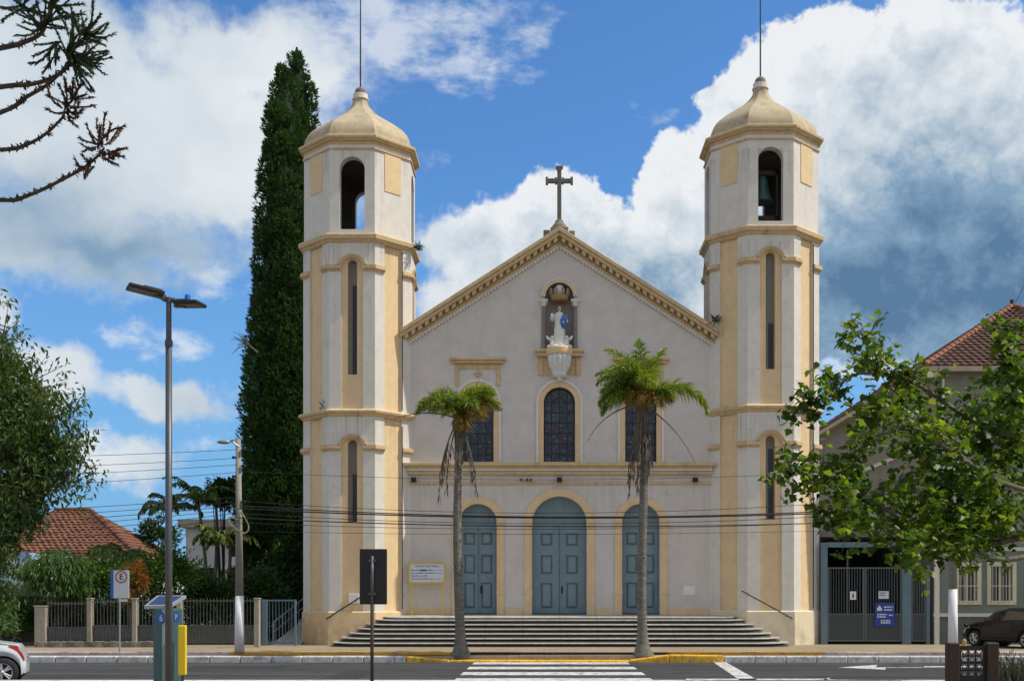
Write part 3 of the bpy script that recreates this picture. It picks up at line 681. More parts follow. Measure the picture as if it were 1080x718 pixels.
# niche
cx, w, z0, zs, _ = NICHE
nb = MB(); nb.prism(arch_poly(cx, w+.02, z0, zs), lambda a, b: (a, FY+.55, b), lambda a, b: (a, FY+.58, b))
path = arch_poly(cx, w, z0, zs)
for i in range(len(path)):
    a, b = path[i], path[(i+1) % len(path)]; nb.quad((a[0], FY+.31, a[1]), (b[0], FY+.31, b[1]), (b[0], FY+.56, b[1]), (a[0], FY+.56, a[1]))
nic = nb.build('niche', mat('niche_grey', (0.42, 0.37, 0.32), 0.85, var=0.1), church)
nr = MB(); arch_band(nr, ff, 0, zs-.002, zs, w/2-.02, w/2+.13, -.12, -.002); arch_band(nr, ff, 0, zs-.002, zs, w/2+.07, w/2+.15, -.15, -.121); nr.build('niche_arch', 'cream_paint', nic)
for s in (-1, 1):
    c = MB(); c.lathe([(.11, fz(369)), (.11, fz(366.5)), (.085, fz(366)), (.08, fz(345)), (.072, fz(323.5))], (s*.63, FY-.06, 0), 14); c.build('niche_column', 'grey_column', nic, smooth=False)
    c = MB(); c.lathe([(.075, fz(323.4)), (.10, fz(322)), (.10, fz(321)), (.15, fz(318.6))], (s*.63, FY-.06, 0), 12, mod=lambda t, z: 1+.12*math.cos(6*t)); c.box(s*.63-.17, s*.63+.17, FY-.2, FY-.002, fz(318.6)+.002, fz(316.6)); c.build('column_capital', 'white_paint', nic)
lg = MB(); lg.box(-.98, .98, FY-.30, FY-.002, fz(372), fz(369)); lg.box(-.92, .92, FY-.22, FY-.002, fz(376.5), fz(372)-.002); lg.box(-.86, .86, FY-.03, FY-.002, fz(396), fz(376.5)-.002)
for s in (-1, 1): lg.box(s*.74-.09, s*.74+.09, FY-.06, FY-.032, fz(396), fz(377))
lg.build('niche_ledge', 'ochre_trim', nic, bevel=.012)
cb = MB(); cb.lathe([(.08, fz(403)), (.10, fz(400.5)), (.13, fz(399.3)), (.28, fz(398.6)), (.32, fz(397.4)), (.27, fz(396.6)), (.29, fz(394)), (.37, fz(390)), (.44, fz(385)), (.475, fz(380)), (.48, fz(376.5))], (0, FY-.28, 0), 80, mod=lambda t, z: 1-.15*max(0, math.cos(14*t))**3*(1 if z > fz(397.5) else 0))
cb.build('fluted_corbel', 'statue_white', nic, smooth=True)
cb = MB(); cb.lathe([(.46, fz(376.4)), (.50, fz(376)), (.52, fz(374)), (.53, fz(370)), (.50, fz(368.4)), (.3, fz(368.3))], (0, FY-.28, 0), 32); cb.build('corbel_rim', 'yellow_paint', nic)
cr = MB(); cr.lathe([(.30, fz(317)), (.36, fz(315)), (.37, fz(311.5)), (.33, fz(311))], (0, FY+.12, 0), 28)
for k in range(10):
    t = 2*math.pi*k/10; c = Vector((.36*math.cos(t), FY+.12+.36*math.sin(t), fz(311)))
    cr.tube([c, c+Vector((.05*math.cos(t), .05*math.sin(t), .17)), c+Vector((.03*math.cos(t), .03*math.sin(t), .26))], [.055, .045, .015], 6); cr.ball(c+Vector((.04*math.cos(t), .04*math.sin(t), .2)), .05, 8)
cr.build('canopy_crown', 'crown_ochre', nic, smooth=False)
MB().ball((0, FY+.14, fz(306.5)), .24, 16, (1, 1, 1.2)).build('canopy_dome', 'statue_white', nic, smooth=True)

# roof cross on its broken stone pedestal
pd = MB(); random.seed(3)
pd.box(-.36, .36, FY-.2, FY+.5, apex_z-.35, apex_z+.08); pd.box(-.64, -.38, FY-.15, FY+.45, apex_z-.55, apex_z-.02); pd.box(.38, .62, FY-.15, FY+.45, apex_z-.55, apex_z-.05); pd.lathe([(.34, .08), (.30, .2), (.2, .32), (.14, .46)], (0, FY+.15, apex_z), 10)
ped = pd.build('cross_pedestal', 'weathered_stone', church, bevel=.03)
cz0, ct, ca = apex_z+.4, fz(175.5, FY+.15), fz(191, FY+.15)
xs = MB(); Yc = FY+.15
xs.box(-.085, .085, Yc-.08, Yc+.08, cz0, ct-.06); xs.box(-.46, .46, Yc-.075, Yc+.075, ca-.085, ca+.085)
for c, h in (((0, ct), 'v'), ((-.5, ca), 'h'), ((.5, ca), 'h')):
    if h == 'v': xs.box(c[0]-.15, c[0]+.15, Yc-.09, Yc+.09, c[1]-.10, c[1]); xs.box(-.10, .10, Yc-.1, Yc+.1, c[1]-.17, c[1]-.101)
    else: xs.box(c[0]-.05, c[0]+.05, Yc-.09, Yc+.09, c[1]-.15, c[1]+.15)
for k in range(4): xs.add([], [])
for s in (-1, 1):
    for q in (-1, 1): xs.tube([(s*.05, Yc, ca+q*.05), (s*.17, Yc, ca+q*.15)], .035, 6)
xs.build('roof_cross', 'cross_stone', ped, bevel=.02)

# ------------------------------------------------------------------ towers
def tower(cx, zk, plinth_m, A):
    YC = 46+A; T = math.tan(R(22.5))
    def fm(k, a=A):
        th = R(-90+45*k); n = Vector((math.cos(th), math.sin(th), 0)); t = Vector((-math.sin(th), math.cos(th), 0)); c = Vector((cx, YC, 0))
        def f(u, d, z):
            q = c+n*(a-d)+t*u; return (q.x, q.y, z*zk)
        return f
    W = 2*A*T; CARD = (0, 2, 4, 6)
    z1 = lambda py: CH+(PY-py)/27.0
    slits = [(0, .37, z1(550), z1(468), True), (0, .37, z1(394.5), z1(278), True)]
    zb1, zb2 = z1(438), z1(255)
    core = MB(); a = A-.08
    for k in range(8):
        w = 2*a*T; wall_slots(core, fm(k, a), -w/2, w/2, 0, 16.0, slits if k in CARD else [], .30)
    tw = core.build('tower', 'yellow_paint', church)
    # white corner strips with arched or plain recesses
    wh = MB(); rs = [z1(472.5), z1(283)]
    for k in range(8):
        ops = [(0, .85, 1.32, rs[0], True), (0, .85, 9.22, rs[1], True)] if k in CARD else [(0, .85, 1.32, zb1-.01, False), (0, .85, 9.22, zb2-.01, False)]
        wall_slots(wh, fm(k), -W/2, W/2, 1.30, 16.0, ops, .078)
    wh.build('corner_strips', 'white_paint', tw)
    pl = MB(); ap = A+.05
    for k in range(8):
        f = fm(k, ap); w = ap*T; f2 = fm(k, A); w2 = A*T
        pl.quad(f(-w, 0, -.1), f(w, 0, -.1), f(w, 0, 1.28), f(-w, 0, 1.28)); pl.quad(f(-w, 0, 1.28), f(w, 0, 1.28), f2(w2, 0, 1.32), f2(-w2, 0, 1.32))
    pl.build('plinth', plinth_m, tw)
    def ring(name, prof, m, parent=tw):
        r = MB(); vs = []; c8 = math.cos(R(22.5))
        for (q, z) in prof:
            for k in range(8):
                th = R(-90+22.5+45*k); vs.append((cx+q/c8*math.cos(th), YC+q/c8*math.sin(th), z*zk))
        m_ = len(prof); r.add(vs, [(i*8+k, i*8+(k+1) % 8, (i+1)*8+(k+1) % 8, (i+1)*8+k) for i in range(m_-1) for k in range(8)])
        return r.build(name, m, parent)
    for (zt, zl) in ((z1(432), zb1), (z1(247), zb2)):
        ring('belt_moulding', [(A-.01, zl-.05), (A+.06, zl), (A+.08, zl+.06), (A+.17, zl+.10), (A+.19, zt-.05), (A+.15, zt), (A-.01, zt+.05)], 'ochre_trim')
    ring('frieze_line', [(A-.03, 19.35), (A+.025, 19.36), (A+.025, 19.41), (A-.03, 19.42)], 'ochre_trim')
    ring('tower_cornice', [(A-.06, 19.55), (A-.028, 19.56), (A-.026, 19.68), (A+.06, 19.69), (A+.09, 19.74), (A+.17, 19.77), (A+.18, 19.85), (A+.15, 19.88), (A-.02, 19.93)], 'ochre_trim')
    # capital bands on the corner strips
    cp = MB()
    for k in range(8):
        for zc in (rs[0]-.02, rs[1]-.02):
            for s in (-1, 1):
                cp = MB()
                for (p0, p1, q0, q1) in ((0, .06, -.07, 0.0), (0, .12, -.001, .12), (0, .09, .119, .16)):
                    u0 = .43; f = fm(k)
                    vs = []
                    for d in (p0, p1):
                        for z in (zc+q0, zc+q1):
                            vs += [f(s*u0, -d, z), f(s*((A+d)*T), -d, z)]
                    cp.add(vs, [(0, 1, 3, 2), (4, 6, 7, 5), (2, 3, 7, 6), (0, 4, 5, 1), (0, 2, 6, 4)])
                cp.build('capital_band', 'ochre_trim', tw)
    am = MB()
    for k in CARD:
        for zc in rs: am = MB(); arch_band(am, fm(k), 0, zc-.002, zc, .425, .55, -.06, -.002); arch_band(am, fm(k), 0, zc-.002, zc, .50, .57, -.09, -.062); am.build('arch_moulding', 'ochre_trim', tw)
    for k in CARD[:2]+(6,):
        for i, (c0, w, s0, s1, _) in enumerate(slits):
            f = fm(k, a); g = MB(); g.prism(arch_poly(0, w+.02, s0, s1), lambda u, z: f(u, .29, z), lambda u, z: f(u, .33, z)); so = g.build('slit_window', 'slit_grey', tw)
            h = (s1-s0)*(.62 if i == 0 and cx < 0 else .82 if cx < 0 else .9 if i == 0 else .42)
            b = MB(); b.prism([(-.03, s0+.02), (.15, s0+.02), (.15, s0+h), (-.03, s0+h)], lambda u, z: f(u, .27, z), lambda u, z: f(u, .288, z)); b.build('slit_pane', 'black_glass', so)
    # bell chamber
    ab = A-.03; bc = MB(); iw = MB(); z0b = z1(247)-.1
    for k in range(8):
        f = fm(k, ab); w = ab*T; wi = (ab-.4)*T
        ops = [(0, .98, z1(241.5), z1(178), True)] if k in CARD else []
        wall_slots(bc, f, -w, w, z0b, 19.55, ops, .4); wall_slots(bc, f, -wi, wi, z0b, 19.55, ops, .4) if False else None
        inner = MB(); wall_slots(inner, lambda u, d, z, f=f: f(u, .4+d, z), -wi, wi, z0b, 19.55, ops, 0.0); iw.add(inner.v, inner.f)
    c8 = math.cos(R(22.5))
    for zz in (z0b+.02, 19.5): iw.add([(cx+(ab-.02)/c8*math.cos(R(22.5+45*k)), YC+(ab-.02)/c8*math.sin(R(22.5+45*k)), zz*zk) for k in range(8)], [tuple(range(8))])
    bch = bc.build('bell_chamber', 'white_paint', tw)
    iw.build('inner_wall', 'shaded_plaster', tw)
    dp = MB()
    for k in (1, 3, 5, 7):
        f = fm(k, ab); dp = MB(); dp.prism([(-.4, 17.85), (.4, 17.85), (.4, 19.37), (-.4, 19.37)], lambda u, z: f(u, -.025, z), lambda u, z: f(u, -.001, z)); dp.build('yellow_panel', 'yellow_paint', tw)
    # dome
    prof = catmull([(2.16, 19.86, 0), (2.13, 19.98, 0), (2.08, 20.22, 0), (1.91, 20.52, 0), (1.58, 20.83, 0), (1.19, 21.12, 0), (.88, 21.34, 0), (.65, 21.53, 0), (.48, 21.71, 0), (.37, 21.87, 0), (.30, 22.04, 0), (.28, 22.2, 0)], 3)
    ring('dome_roof', [(p.x, p.y) for p in prof], 'dome_paint')
    fn = MB(); fn.lathe([(.27, 22.16*zk), (.34, 22.18*zk), (.34, 22.21*zk), (.30, 22.23*zk), (.30, 22.40*zk), (.24, 22.42*zk)], (cx, YC, 0), 16); fo = fn.build('finial', 'white_paint', tw)
    MB().ball((cx, YC, 22.47*zk), .235, 14).build('finial_ball', 'weathered_stone', tw, smooth=True)
    MB().tube([(cx, YC, 22.65*zk), (cx, YC, 25*zk), (cx, YC, 28.5*zk)], [.035, .03, .02], 6).build('lightning_rod', 'iron', tw)
    cb = MB(); f = fm(1); cb.tube([f(.43, -.03, 1.4), f(.43, -.03, zb1-.3)], .022, 6); cb.tube([f(.43, -.03, 9.3), f(.43, -.03, 15.6)], .022, 6); cb.build('earth_cable', 'rust', tw)
    return tw
tower(-8.12, 1.0, 'yellow_paint', 2.16); tower(8.24, 1.02, 'cream_paint', 2.19)

# steps: seven rounded treads up to the landing
def rounded(x, y0, y1, r, n=8):
    pts = [(-x, y1)]
    pts += [(-x+r-r*math.cos(math.pi/2*i/n), y0+r-r*math.sin(math.pi/2*i/n)) for i in range(n+1)]
    pts += [(x-r+r*math.sin(math.pi/2*i/n), y0+r-r*math.cos(math.pi/2*i/n)) for i in range(n+1)]
    return pts+[(x, y1)]
steps = thing('church_steps', (0, 44, 0), 'seven wide grey stone steps with rounded ends below the church doors', 'steps')
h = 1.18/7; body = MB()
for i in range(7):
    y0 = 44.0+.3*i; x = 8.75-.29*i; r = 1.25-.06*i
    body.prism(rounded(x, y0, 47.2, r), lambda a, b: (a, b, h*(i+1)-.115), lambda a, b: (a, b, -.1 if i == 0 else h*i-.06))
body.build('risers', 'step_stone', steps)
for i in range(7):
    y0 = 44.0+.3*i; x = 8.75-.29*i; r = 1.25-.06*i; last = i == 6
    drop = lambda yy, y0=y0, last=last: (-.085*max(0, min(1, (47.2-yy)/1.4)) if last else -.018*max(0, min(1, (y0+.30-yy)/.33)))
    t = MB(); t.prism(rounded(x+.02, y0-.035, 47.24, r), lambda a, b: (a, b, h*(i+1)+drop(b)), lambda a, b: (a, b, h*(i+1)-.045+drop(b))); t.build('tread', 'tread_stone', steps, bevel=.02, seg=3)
# handrails fixed to the towers
def handrail(a, b, label):
    a, b = Vector(a), Vector(b); o = thing('handrail', (a.x, a.y, 0), label, 'handrail')
    MB().tube([a+Vector((0, .14, 0)), a, b, b+Vector((0, .14, 0))], .026, 8).build('rail', 'iron', o)
    for t in (.12, .88):
        p = a.lerp(b, t); MB().tube([p, p+Vector((0, .08, -.05)), (p.x, 45.945, p.z-.05)], .014, 6).build('bracket', 'iron', o)
handrail(P(344, 652.5, 45.82), P(379, 630, 45.82), 'dark iron handrail sloping up the left tower wall beside the steps')
handrail(P(783, 623, 45.82), P(836, 652, 45.82), 'dark iron handrail sloping down the right tower wall beside the steps')
def plate(px0, px1, py0, py1, Y, name, m, depth, parent): 
    a, b = P(px0, py1, Y), P(px1, py0, Y); return MB().box(a.x, b.x, Y-depth, Y-.002, a.z, b.z).build(name, m, parent, bevel=.01)
plate(368, 379, 625.5, 636, 46.05, 'meter_box', 'panel_white', .12, church)
plate(720.5, 733.5, 617.5, 627.5, FY, 'wall_plaque', 'panel_white', .03, church)
plate(300+46, 300+51, 628.5, 631.5, 46.0, 'wall_vent', 'slit_grey', .03, church) if False else None

# bell hanging in the right tower
bell = thing('bell', (8.0, 46.95, 17.2), 'dark green bronze bell hanging in the right tower opening', 'bell')
bz = 18.62
b = MB(); b.lathe([(.02, .0), (.16, -.02), (.20, -.12), (.23, -.36), (.27, -.6), (.34, -.82), (.42, -.98), (.45, -1.05), (.40, -1.05)], (8.06, 46.9, bz), 24); b.build('bell_body', 'bronze', bell, smooth=True)
MB().box(7.4, 8.6, 46.8, 47.0, bz+.02, bz+.2).build('headstock', 'dark_wood', bell, bevel=.02)
b = MB(); b.tube([(8.06, 46.9, bz-.4), (8.06, 46.9, bz-.9)], .03, 6); b.ball((8.06, 46.9, bz-.92), .07); b.build('clapper', 'iron', bell)
b = MB(); b.box(7.45, 8.55, 46.72, 46.84, 16.5, 17.0); b.box(8.60, 8.68, 46.75, 46.85, 17.0, 18.64); b.box(7.5, 7.58, 46.75, 46.85, 16.4, 18.64); b.build('bell_frame', 'dark_wood', bell, bevel=.01)

# statue in the niche
stt = thing('saint_statue', (0, FY-.2, fz(368)), 'white robed statue with a blue mantle standing in the arched gable niche', 'statue')
sz = fz(368.2); sy = FY-.14; H = fz(323.5)-sz; k = H/1.7
def rob(t, z): return 1+.07*math.sin(9*t+z*4)*max(0.0, 1-z/1.1/k)
b = MB(); b.lathe([(.30*k, 0), (.29*k, .1*k), (.24*k, .4*k), (.215*k, .75*k), (.19*k, .95*k), (.20*k, 1.1*k), (.235*k, 1.25*k), (.22*k, 1.35*k), (.12*k, 1.42*k), (.065*k, 1.46*k), (.06*k, 1.5*k)], (0, sy, sz), 36, squash=(1, .75), mod=rob)
b.build('robe', 'statue_white', stt, smooth=True)
b = MB(); b.ball((0, sy-.02, sz+1.58*k), .095*k, 14, (.9, 1, 1.2)); b.ball((0, sy-.118*k, sz+1.57*k), .016*k, 6); b.build('head', 'skin_plaster', stt, smooth=True)
b = MB(); b.ball((0, sy+.02, sz+1.605*k), .11*k, 14, (1, 1, 1.1)); b.lathe([(.07*k, 1.3*k), (.1*k, 1.5*k), (.09*k, 1.62*k)], (0, sy+.05, sz), 12); b.build('hair', 'hair_brown', stt, smooth=True)
b = MB(); b.tube([(-.20*k, sy, sz+1.33*k), (-.32*k, sy-.05, sz+1.12*k), (-.31*k, sy-.16, sz+1.2*k), (-.30*k, sy-.2, sz+1.36*k)], [.075*k, .085*k, .06*k, .03*k], 10); b.build('sleeve', 'statue_white', stt, smooth=True); b = MB(); b.tube([(.20*k, sy, sz+1.32*k), (.28*k, sy-.05, sz+1.05*k), (.12*k, sy-.2, sz+1.0*k)], [.075*k, .075*k, .05*k], 10); b.build('sleeve', 'statue_white', stt, smooth=True)
b = MB(); b.lathe([(.01, .0), (.07*k, .03*k), (.12*k, .2*k), (.13*k, .38*k), (.09*k, .52*k), (.03*k, .6*k)], (.17*k, sy-.12, sz+.76*k), 24, squash=(.95, .8), mod=lambda t, z: 1+.22*math.sin(8*t)); b.build('mantle', 'statue_blue', stt, smooth=True)
b = MB()
for s in (-1, 1):
    c = Vector((s*.29*k, sy-.1, sz)); b.ball(c+Vector((0, 0, .42*k)), .075*k, 10); b.lathe([(.12*k, 0), (.1*k, .15*k), (.085*k, .3*k), (.04*k, .36*k)], c, 12, mod=lambda t, z: 1+.1*math.sin(5*t))
    b.tube([c+Vector((s*.04, 0, .3*k)), c+Vector((s*.2*k, .02, .42*k)), c+Vector((s*.23*k, .02, .5*k))], [.05*k, .06*k, .02*k], 8); b.ball(c+Vector((s*.1*k, .03, .06*k)), .12*k, 10, (1.1, 1, .7)); b.ball(c+Vector((-s*.12*k, -.05, .05*k)), .13*k, 10, (1.1, 1, .7))
b.build('cherub_base', 'statue_white', stt, smooth=True)

# notice board on the landing
nbd = thing('notice_board', (-5.3, 46.85, 1.18), 'white mass notice board in a yellow frame on two yellow legs', 'notice board')
a, b_ = P(432.5, 613.5, 46.85), P(468.3, 594, 46.85)
MB().box(a.x, b_.x, 46.83, 46.86, a.z, b_.z).build('board', 'sign_white', nbd)
f = MB(); t = .055
for q in ((a.x-t, a.x, a.z-t, b_.z+t), (b_.x, b_.x+t, a.z-t, b_.z+t)): f.box(q[0], q[1], 46.80, 46.88, q[2], q[3])
f.box(a.x, b_.x, 46.80, 46.88, b_.z, b_.z+t); f.box(a.x, b_.x, 46.80, 46.88, a.z-t, a.z); f.build('frame', 'yellow_metal', nbd)
for x in (a.x+.06, b_.x-.06): MB().box(x-.03, x+.03, 46.81, 46.87, 1.18, a.z-t-.002).build('leg', 'yellow_metal', nbd)
bw, bh = b_.x-a.x, b_.z-a.z
text_mesh('Horário das Missas', bh*.17, facing((a.x+b_.x)/2, 46.828, b_.z-bh*.14)).build('title_lettering', 'ink_blue', nbd)
ln = MB(); random.seed(5)
for i, (len1, right) in enumerate(((.60, .3), (.60, .27), (.44, 0), (.58, .24))):
    z = b_.z-bh*(.36+.155*i); x = a.x+bw*.04
    while x < a.x+bw*.04+bw*len1: w_ = random.uniform(.03, .10)*bw*.6; ln.box(x, x+w_, 46.826, 46.8295, z-.018, z+.018+random.choice((0, .01))); x += w_+.022
    x = a.x+bw*.66
    while x < a.x+bw*(.66+right): w_ = random.uniform(.03, .08)*bw*.6; ln.box(x, x+w_, 46.826, 46.8295, z-.012, z+.012); x += w_+.022
ln.build('text_lines', 'ink_blue', nbd)
MB().box(a.x+bw*.30, a.x+bw*.48, 46.822, 46.825, b_.z-bh*.36-.025, b_.z-bh*.36+.025).build('blacked_out_word', 'ink_black', nbd)
# ------------------------------------------------------------------ more materials
mat('concrete_pole', (0.26, 0.245, 0.215), 0.85, var=0.12, scale=6, bump=0.2, streak=0.3)
mat('white_wash', (0.74, 0.74, 0.75), 0.8, var=0.05, scale=5, stain=0.25, stain_col=(0.4, 0.38, 0.35))
mat('grey_metal', (0.085, 0.09, 0.10), 0.45, metal=0.4, var=0.12, scale=8)
mat('light_metal', (0.30, 0.33, 0.36), 0.45, metal=0.3, var=0.1)
mat('cable', (0.018, 0.018, 0.02), 0.6)
mat('pillar_plaster', (0.33, 0.30, 0.25), 0.9, var=0.15, scale=5, stain=0.4, streak=0.4)
mat('fence_metal', (0.10, 0.105, 0.10), 0.6, var=0.2, scale=6)
mat('gate_blue', (0.12, 0.19, 0.235), 0.5, var=0.1, scale=5, stain=0.2)
mat('gate_grey', (0.12, 0.145, 0.155), 0.5, var=0.1)
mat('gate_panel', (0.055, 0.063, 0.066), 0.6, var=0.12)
mat('rubble', (0.19, 0.175, 0.145), 0.95, var=0.35, scale=9, bump=0.6, bscale=14, stain=0.6)
mat('green_wall', (0.20, 0.225, 0.185), 0.9, var=0.07, scale=2, stain=0.25, streak=0.2, stain_col=(0.09, 0.10, 0.08))
mat('green_plinth', (0.125, 0.14, 0.12), 0.9, var=0.1, scale=2, stain=0.3, stain_col=(0.07, 0.075, 0.06))
mat('side_wall', (0.24, 0.225, 0.185), 0.9, var=0.08, scale=2, stain=0.3, streak=0.3, stain_col=(0.16, 0.15, 0.12))
mat('trim_white', (0.62, 0.60, 0.52), 0.8, var=0.06)
mat('frame_cream', (0.62, 0.58, 0.38), 0.7, var=0.06)
mat('fascia', (0.46, 0.38, 0.26), 0.8, var=0.1, scale=4)
mat('house_white', (0.58, 0.57, 0.55), 0.85, var=0.06, stain=0.2, streak=0.2, stain_col=(0.3, 0.29, 0.27))
mat('house_blue', (0.34, 0.47, 0.62), 0.8, var=0.08)
mat('meter_teal', (0.055, 0.105, 0.115), 0.4, metal=0.2, var=0.08)
mat('meter_side', (0.20, 0.27, 0.29), 0.45, metal=0.2, var=0.08)
mat('solar_blue', (0.02, 0.04, 0.10), 0.15, var=0.1)
mat('badge_blue', (0.03, 0.12, 0.38), 0.4)
mat('board_yellow', (0.75, 0.55, 0.02), 0.5, var=0.05)
mat('signal_black', (0.010, 0.011, 0.015), 0.5, var=0.1)
mat('sign_red', (0.50, 0.04, 0.03), 0.5)
mat('sign_blue', (0.02, 0.17, 0.60), 0.45)
mat('banner_blue', (0.025, 0.06, 0.30), 0.6, var=0.12)
mat('glass_window', (0.03, 0.035, 0.04), 0.08, var=0.2, spec=0.6)
mat('post_wood', (0.028, 0.014, 0.010), 0.65, var=0.3, scale=7, stretch=(4, 4, 0.5), bump=0.3, bscale=14)
mat('bark_grey', (0.18, 0.165, 0.135), 0.95, var=0.45, scale=7, bump=0.8, bscale=20, stain=0.85, streak=0.5, stain_col=(0.06, 0.055, 0.045), stretch=(.8, .8, 4.0))
mat('bark_dark', (0.055, 0.045, 0.035), 0.95, var=0.3, scale=8, bump=0.5, bscale=18)
mat('bark_limb', (0.13, 0.115, 0.09), 0.9, var=0.3, scale=8, bump=0.5, bscale=18)
mat('dead_frond', (0.15, 0.125, 0.095), 0.9, var=0.3, scale=7)
mat('car_black', (0.008, 0.008, 0.009), 0.35, var=0.05, coat=0.25, spec=0.25)
mat('car_white', (0.62, 0.66, 0.68), 0.3, var=0.03, coat=0.6)
mat('car_glass', (0.012, 0.015, 0.018), 0.05, spec=0.8)
mat('tyre', (0.018, 0.018, 0.019), 0.85, var=0.15)
mat('alloy', (0.55, 0.55, 0.57), 0.3, metal=0.7)
mat('plastic_black', (0.02, 0.02, 0.021), 0.6)
mat('lamp_red', (0.40, 0.015, 0.012), 0.2, coat=0.5)
mat('lamp_clear', (0.55, 0.57, 0.6), 0.15, coat=0.5)
mat('bollard_ochre', (0.42, 0.30, 0.08), 0.7, var=0.2)
leafmat('leaf_plane', [(0.018, 0.042, 0.007), (0.05, 0.10, 0.012), (0.115, 0.19, 0.016), (0.26, 0.30, 0.03)], trans=0.5)
leafmat('leaf_left', [(0.018, 0.045, 0.012), (0.04, 0.085, 0.018), (0.08, 0.13, 0.026), (0.16, 0.16, 0.05)], trans=0.3)
leafmat('leaf_cypress', [(0.016, 0.042, 0.014), (0.032, 0.078, 0.022), (0.055, 0.115, 0.028), (0.11, 0.15, 0.04)], trans=0.2, rough=0.7, scale=1.6)
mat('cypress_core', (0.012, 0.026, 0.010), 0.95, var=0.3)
leafmat('leaf_hedge', [(0.018, 0.05, 0.009), (0.045, 0.11, 0.013), (0.085, 0.18, 0.02), (0.16, 0.25, 0.04)], trans=0.3)
leafmat('leaf_dark', [(0.012, 0.032, 0.010), (0.024, 0.058, 0.014), (0.045, 0.095, 0.02), (0.08, 0.13, 0.03)], trans=0.25)
leafmat('leaf_mango', [(0.02, 0.055, 0.014), (0.05, 0.11, 0.022), (0.10, 0.18, 0.045), (0.22, 0.30, 0.12)], trans=0.25, rough=0.35)
leafmat('leaf_palm', [(0.06, 0.10, 0.012), (0.12, 0.18, 0.018), (0.21, 0.27, 0.03), (0.38, 0.36, 0.07)], trans=0.45, rough=0.4)
leafmat('leaf_palm_old', [(0.16, 0.13, 0.03), (0.22, 0.16, 0.03), (0.24, 0.15, 0.03), (0.22, 0.10, 0.03)], trans=0.25)
leafmat('leaf_garden_palm', [(0.03, 0.065, 0.015), (0.07, 0.12, 0.02), (0.13, 0.18, 0.03), (0.28, 0.24, 0.05)], trans=0.25)
leafmat('leaf_croton', [(0.05, 0.06, 0.01), (0.16, 0.10, 0.015), (0.32, 0.13, 0.02), (0.36, 0.16, 0.03)], trans=0.25)
leafmat('leaf_araucaria', [(0.010, 0.022, 0.012), (0.018, 0.038, 0.015), (0.035, 0.055, 0.02), (0.06, 0.065, 0.03)], trans=0.1, scale=4)
leafmat('leaf_araucaria_dry', [(0.025, 0.020, 0.015), (0.05, 0.03, 0.02), (0.08, 0.035, 0.022), (0.14, 0.06, 0.03)], trans=0.05, scale=4)
leafmat('leaf_grey', [(0.05, 0.06, 0.04), (0.09, 0.10, 0.07), (0.14, 0.15, 0.11), (0.20, 0.20, 0.16)], trans=0.2)

# ------------------------------------------------------------------ foliage helpers
def rvec():
    while True:
        v = Vector((random.uniform(-1, 1), random.uniform(-1, 1), random.uniform(-1, 1)))
        if 0.01 < v.length < 1: return v
def frame(d, roll=None):
    d = d.normalized(); a = d.cross(Vector((0, 0, 1)))
    if a.length < 1e-3: a = Vector((1, 0, 0))
    a.normalize(); b = a.cross(d)
    if roll is not None: a, b = a*math.cos(roll)+b*math.sin(roll), b*math.cos(roll)-a*math.sin(roll)
    return d, a, b
def leaf(mb, p, d, L, w, fold=0.25, roll=None):
    d, a, b = frame(d, random.uniform(-.9, .9) if roll is None else roll)
    mb.add([p, p+d*L*.45+a*w*.5+b*L*fold*.3, p+d*L-b*L*fold*.3, p+d*L*.45-a*w*.5+b*L*fold*.3], [(0, 1, 2), (0, 2, 3)])
LOBES = [(0, 0), (.16, .08), (.42, -.02), (.36, .22), (.60, .38), (.36, .48), (.30, .62), (0, 1.05), (-.30, .62), (-.36, .48), (-.60, .38), (-.36, .22), (-.42, -.02), (-.16, .08)]
def lobed(mb, p, d, L):
    """palmate leaf with pointed lobes, slightly cupped"""
    d, a, b = frame(d, random.uniform(-1.0, 1.0)); c = random.uniform(-.1, .3)
    mb.add([p+a*(x*L)+d*(y*L)-b*(c*L*(x*x*2+y*y*.5)) for x, y in LOBES], [(0, 1, 2, 3, 4, 5, 6, 7), (0, 7, 8, 9, 10, 11, 12, 13)])
def bush_mesh(c, r, n, L, w, droop=0.0, lump=0.35, seed=0, inner=0.45):
    random.seed(seed); mb = MB(); c = Vector(c)
    clumps = []
    for i in range(max(6, n//55)):
        v = rvec().normalized()
        if v.z < -0.6: v.z = -v.z*.5
        q = random.uniform(inner, 1.0); clumps.append((Vector((v.x*r[0]*q, v.y*r[1]*q, v.z*r[2]*q)), random.uniform(.22, .45)))
    for i in range(n):
        k, cr = random.choice(clumps); o = rvec()*cr
        p = k+Vector((o.x*r[0], o.y*r[1], o.z*r[2]*.85)); d = (p.normalized()*.6+rvec()*.8+Vector((0, 0, -droop)))
        leaf(mb, c+p, d, L*random.uniform(.6, 1.25), w*random.uniform(.7, 1.2))
    return mb
def shrub(name, px, py, Y, rx, ry, n, m, L, w, label, cat, group=None, droop=.0, stems=True, seed=0, rd=None):
    """bush centred on a place at depth Y; rx, ry in photo pixels, standing on the ground"""
    s = Y/F; c = P(px, py, Y); rr = (rx*s, rd or rx*s*.8, ry*s)
    o = thing(name, (c.x, Y, 0), label, cat, group)
    bush_mesh(c, rr, n, L, w, droop, seed=seed).build('foliage', m, o)
    if stems:
        random.seed(seed+1); st = MB()
        for i in range(6):
            t = c+Vector((random.uniform(-.6, .6)*rr[0], random.uniform(-.5, .5)*rr[1], random.uniform(-.1, .5)*rr[2]))
            b0 = Vector((c.x+random.uniform(-.2, .2)*rr[0], Y+random.uniform(-.1, .1), 0)); st.tube([b0, b0.lerp(t, .5)+rvec()*.12, t], [.05, .035, .015], 6)
        st.build('stem', 'bark_dark', o)
    return o
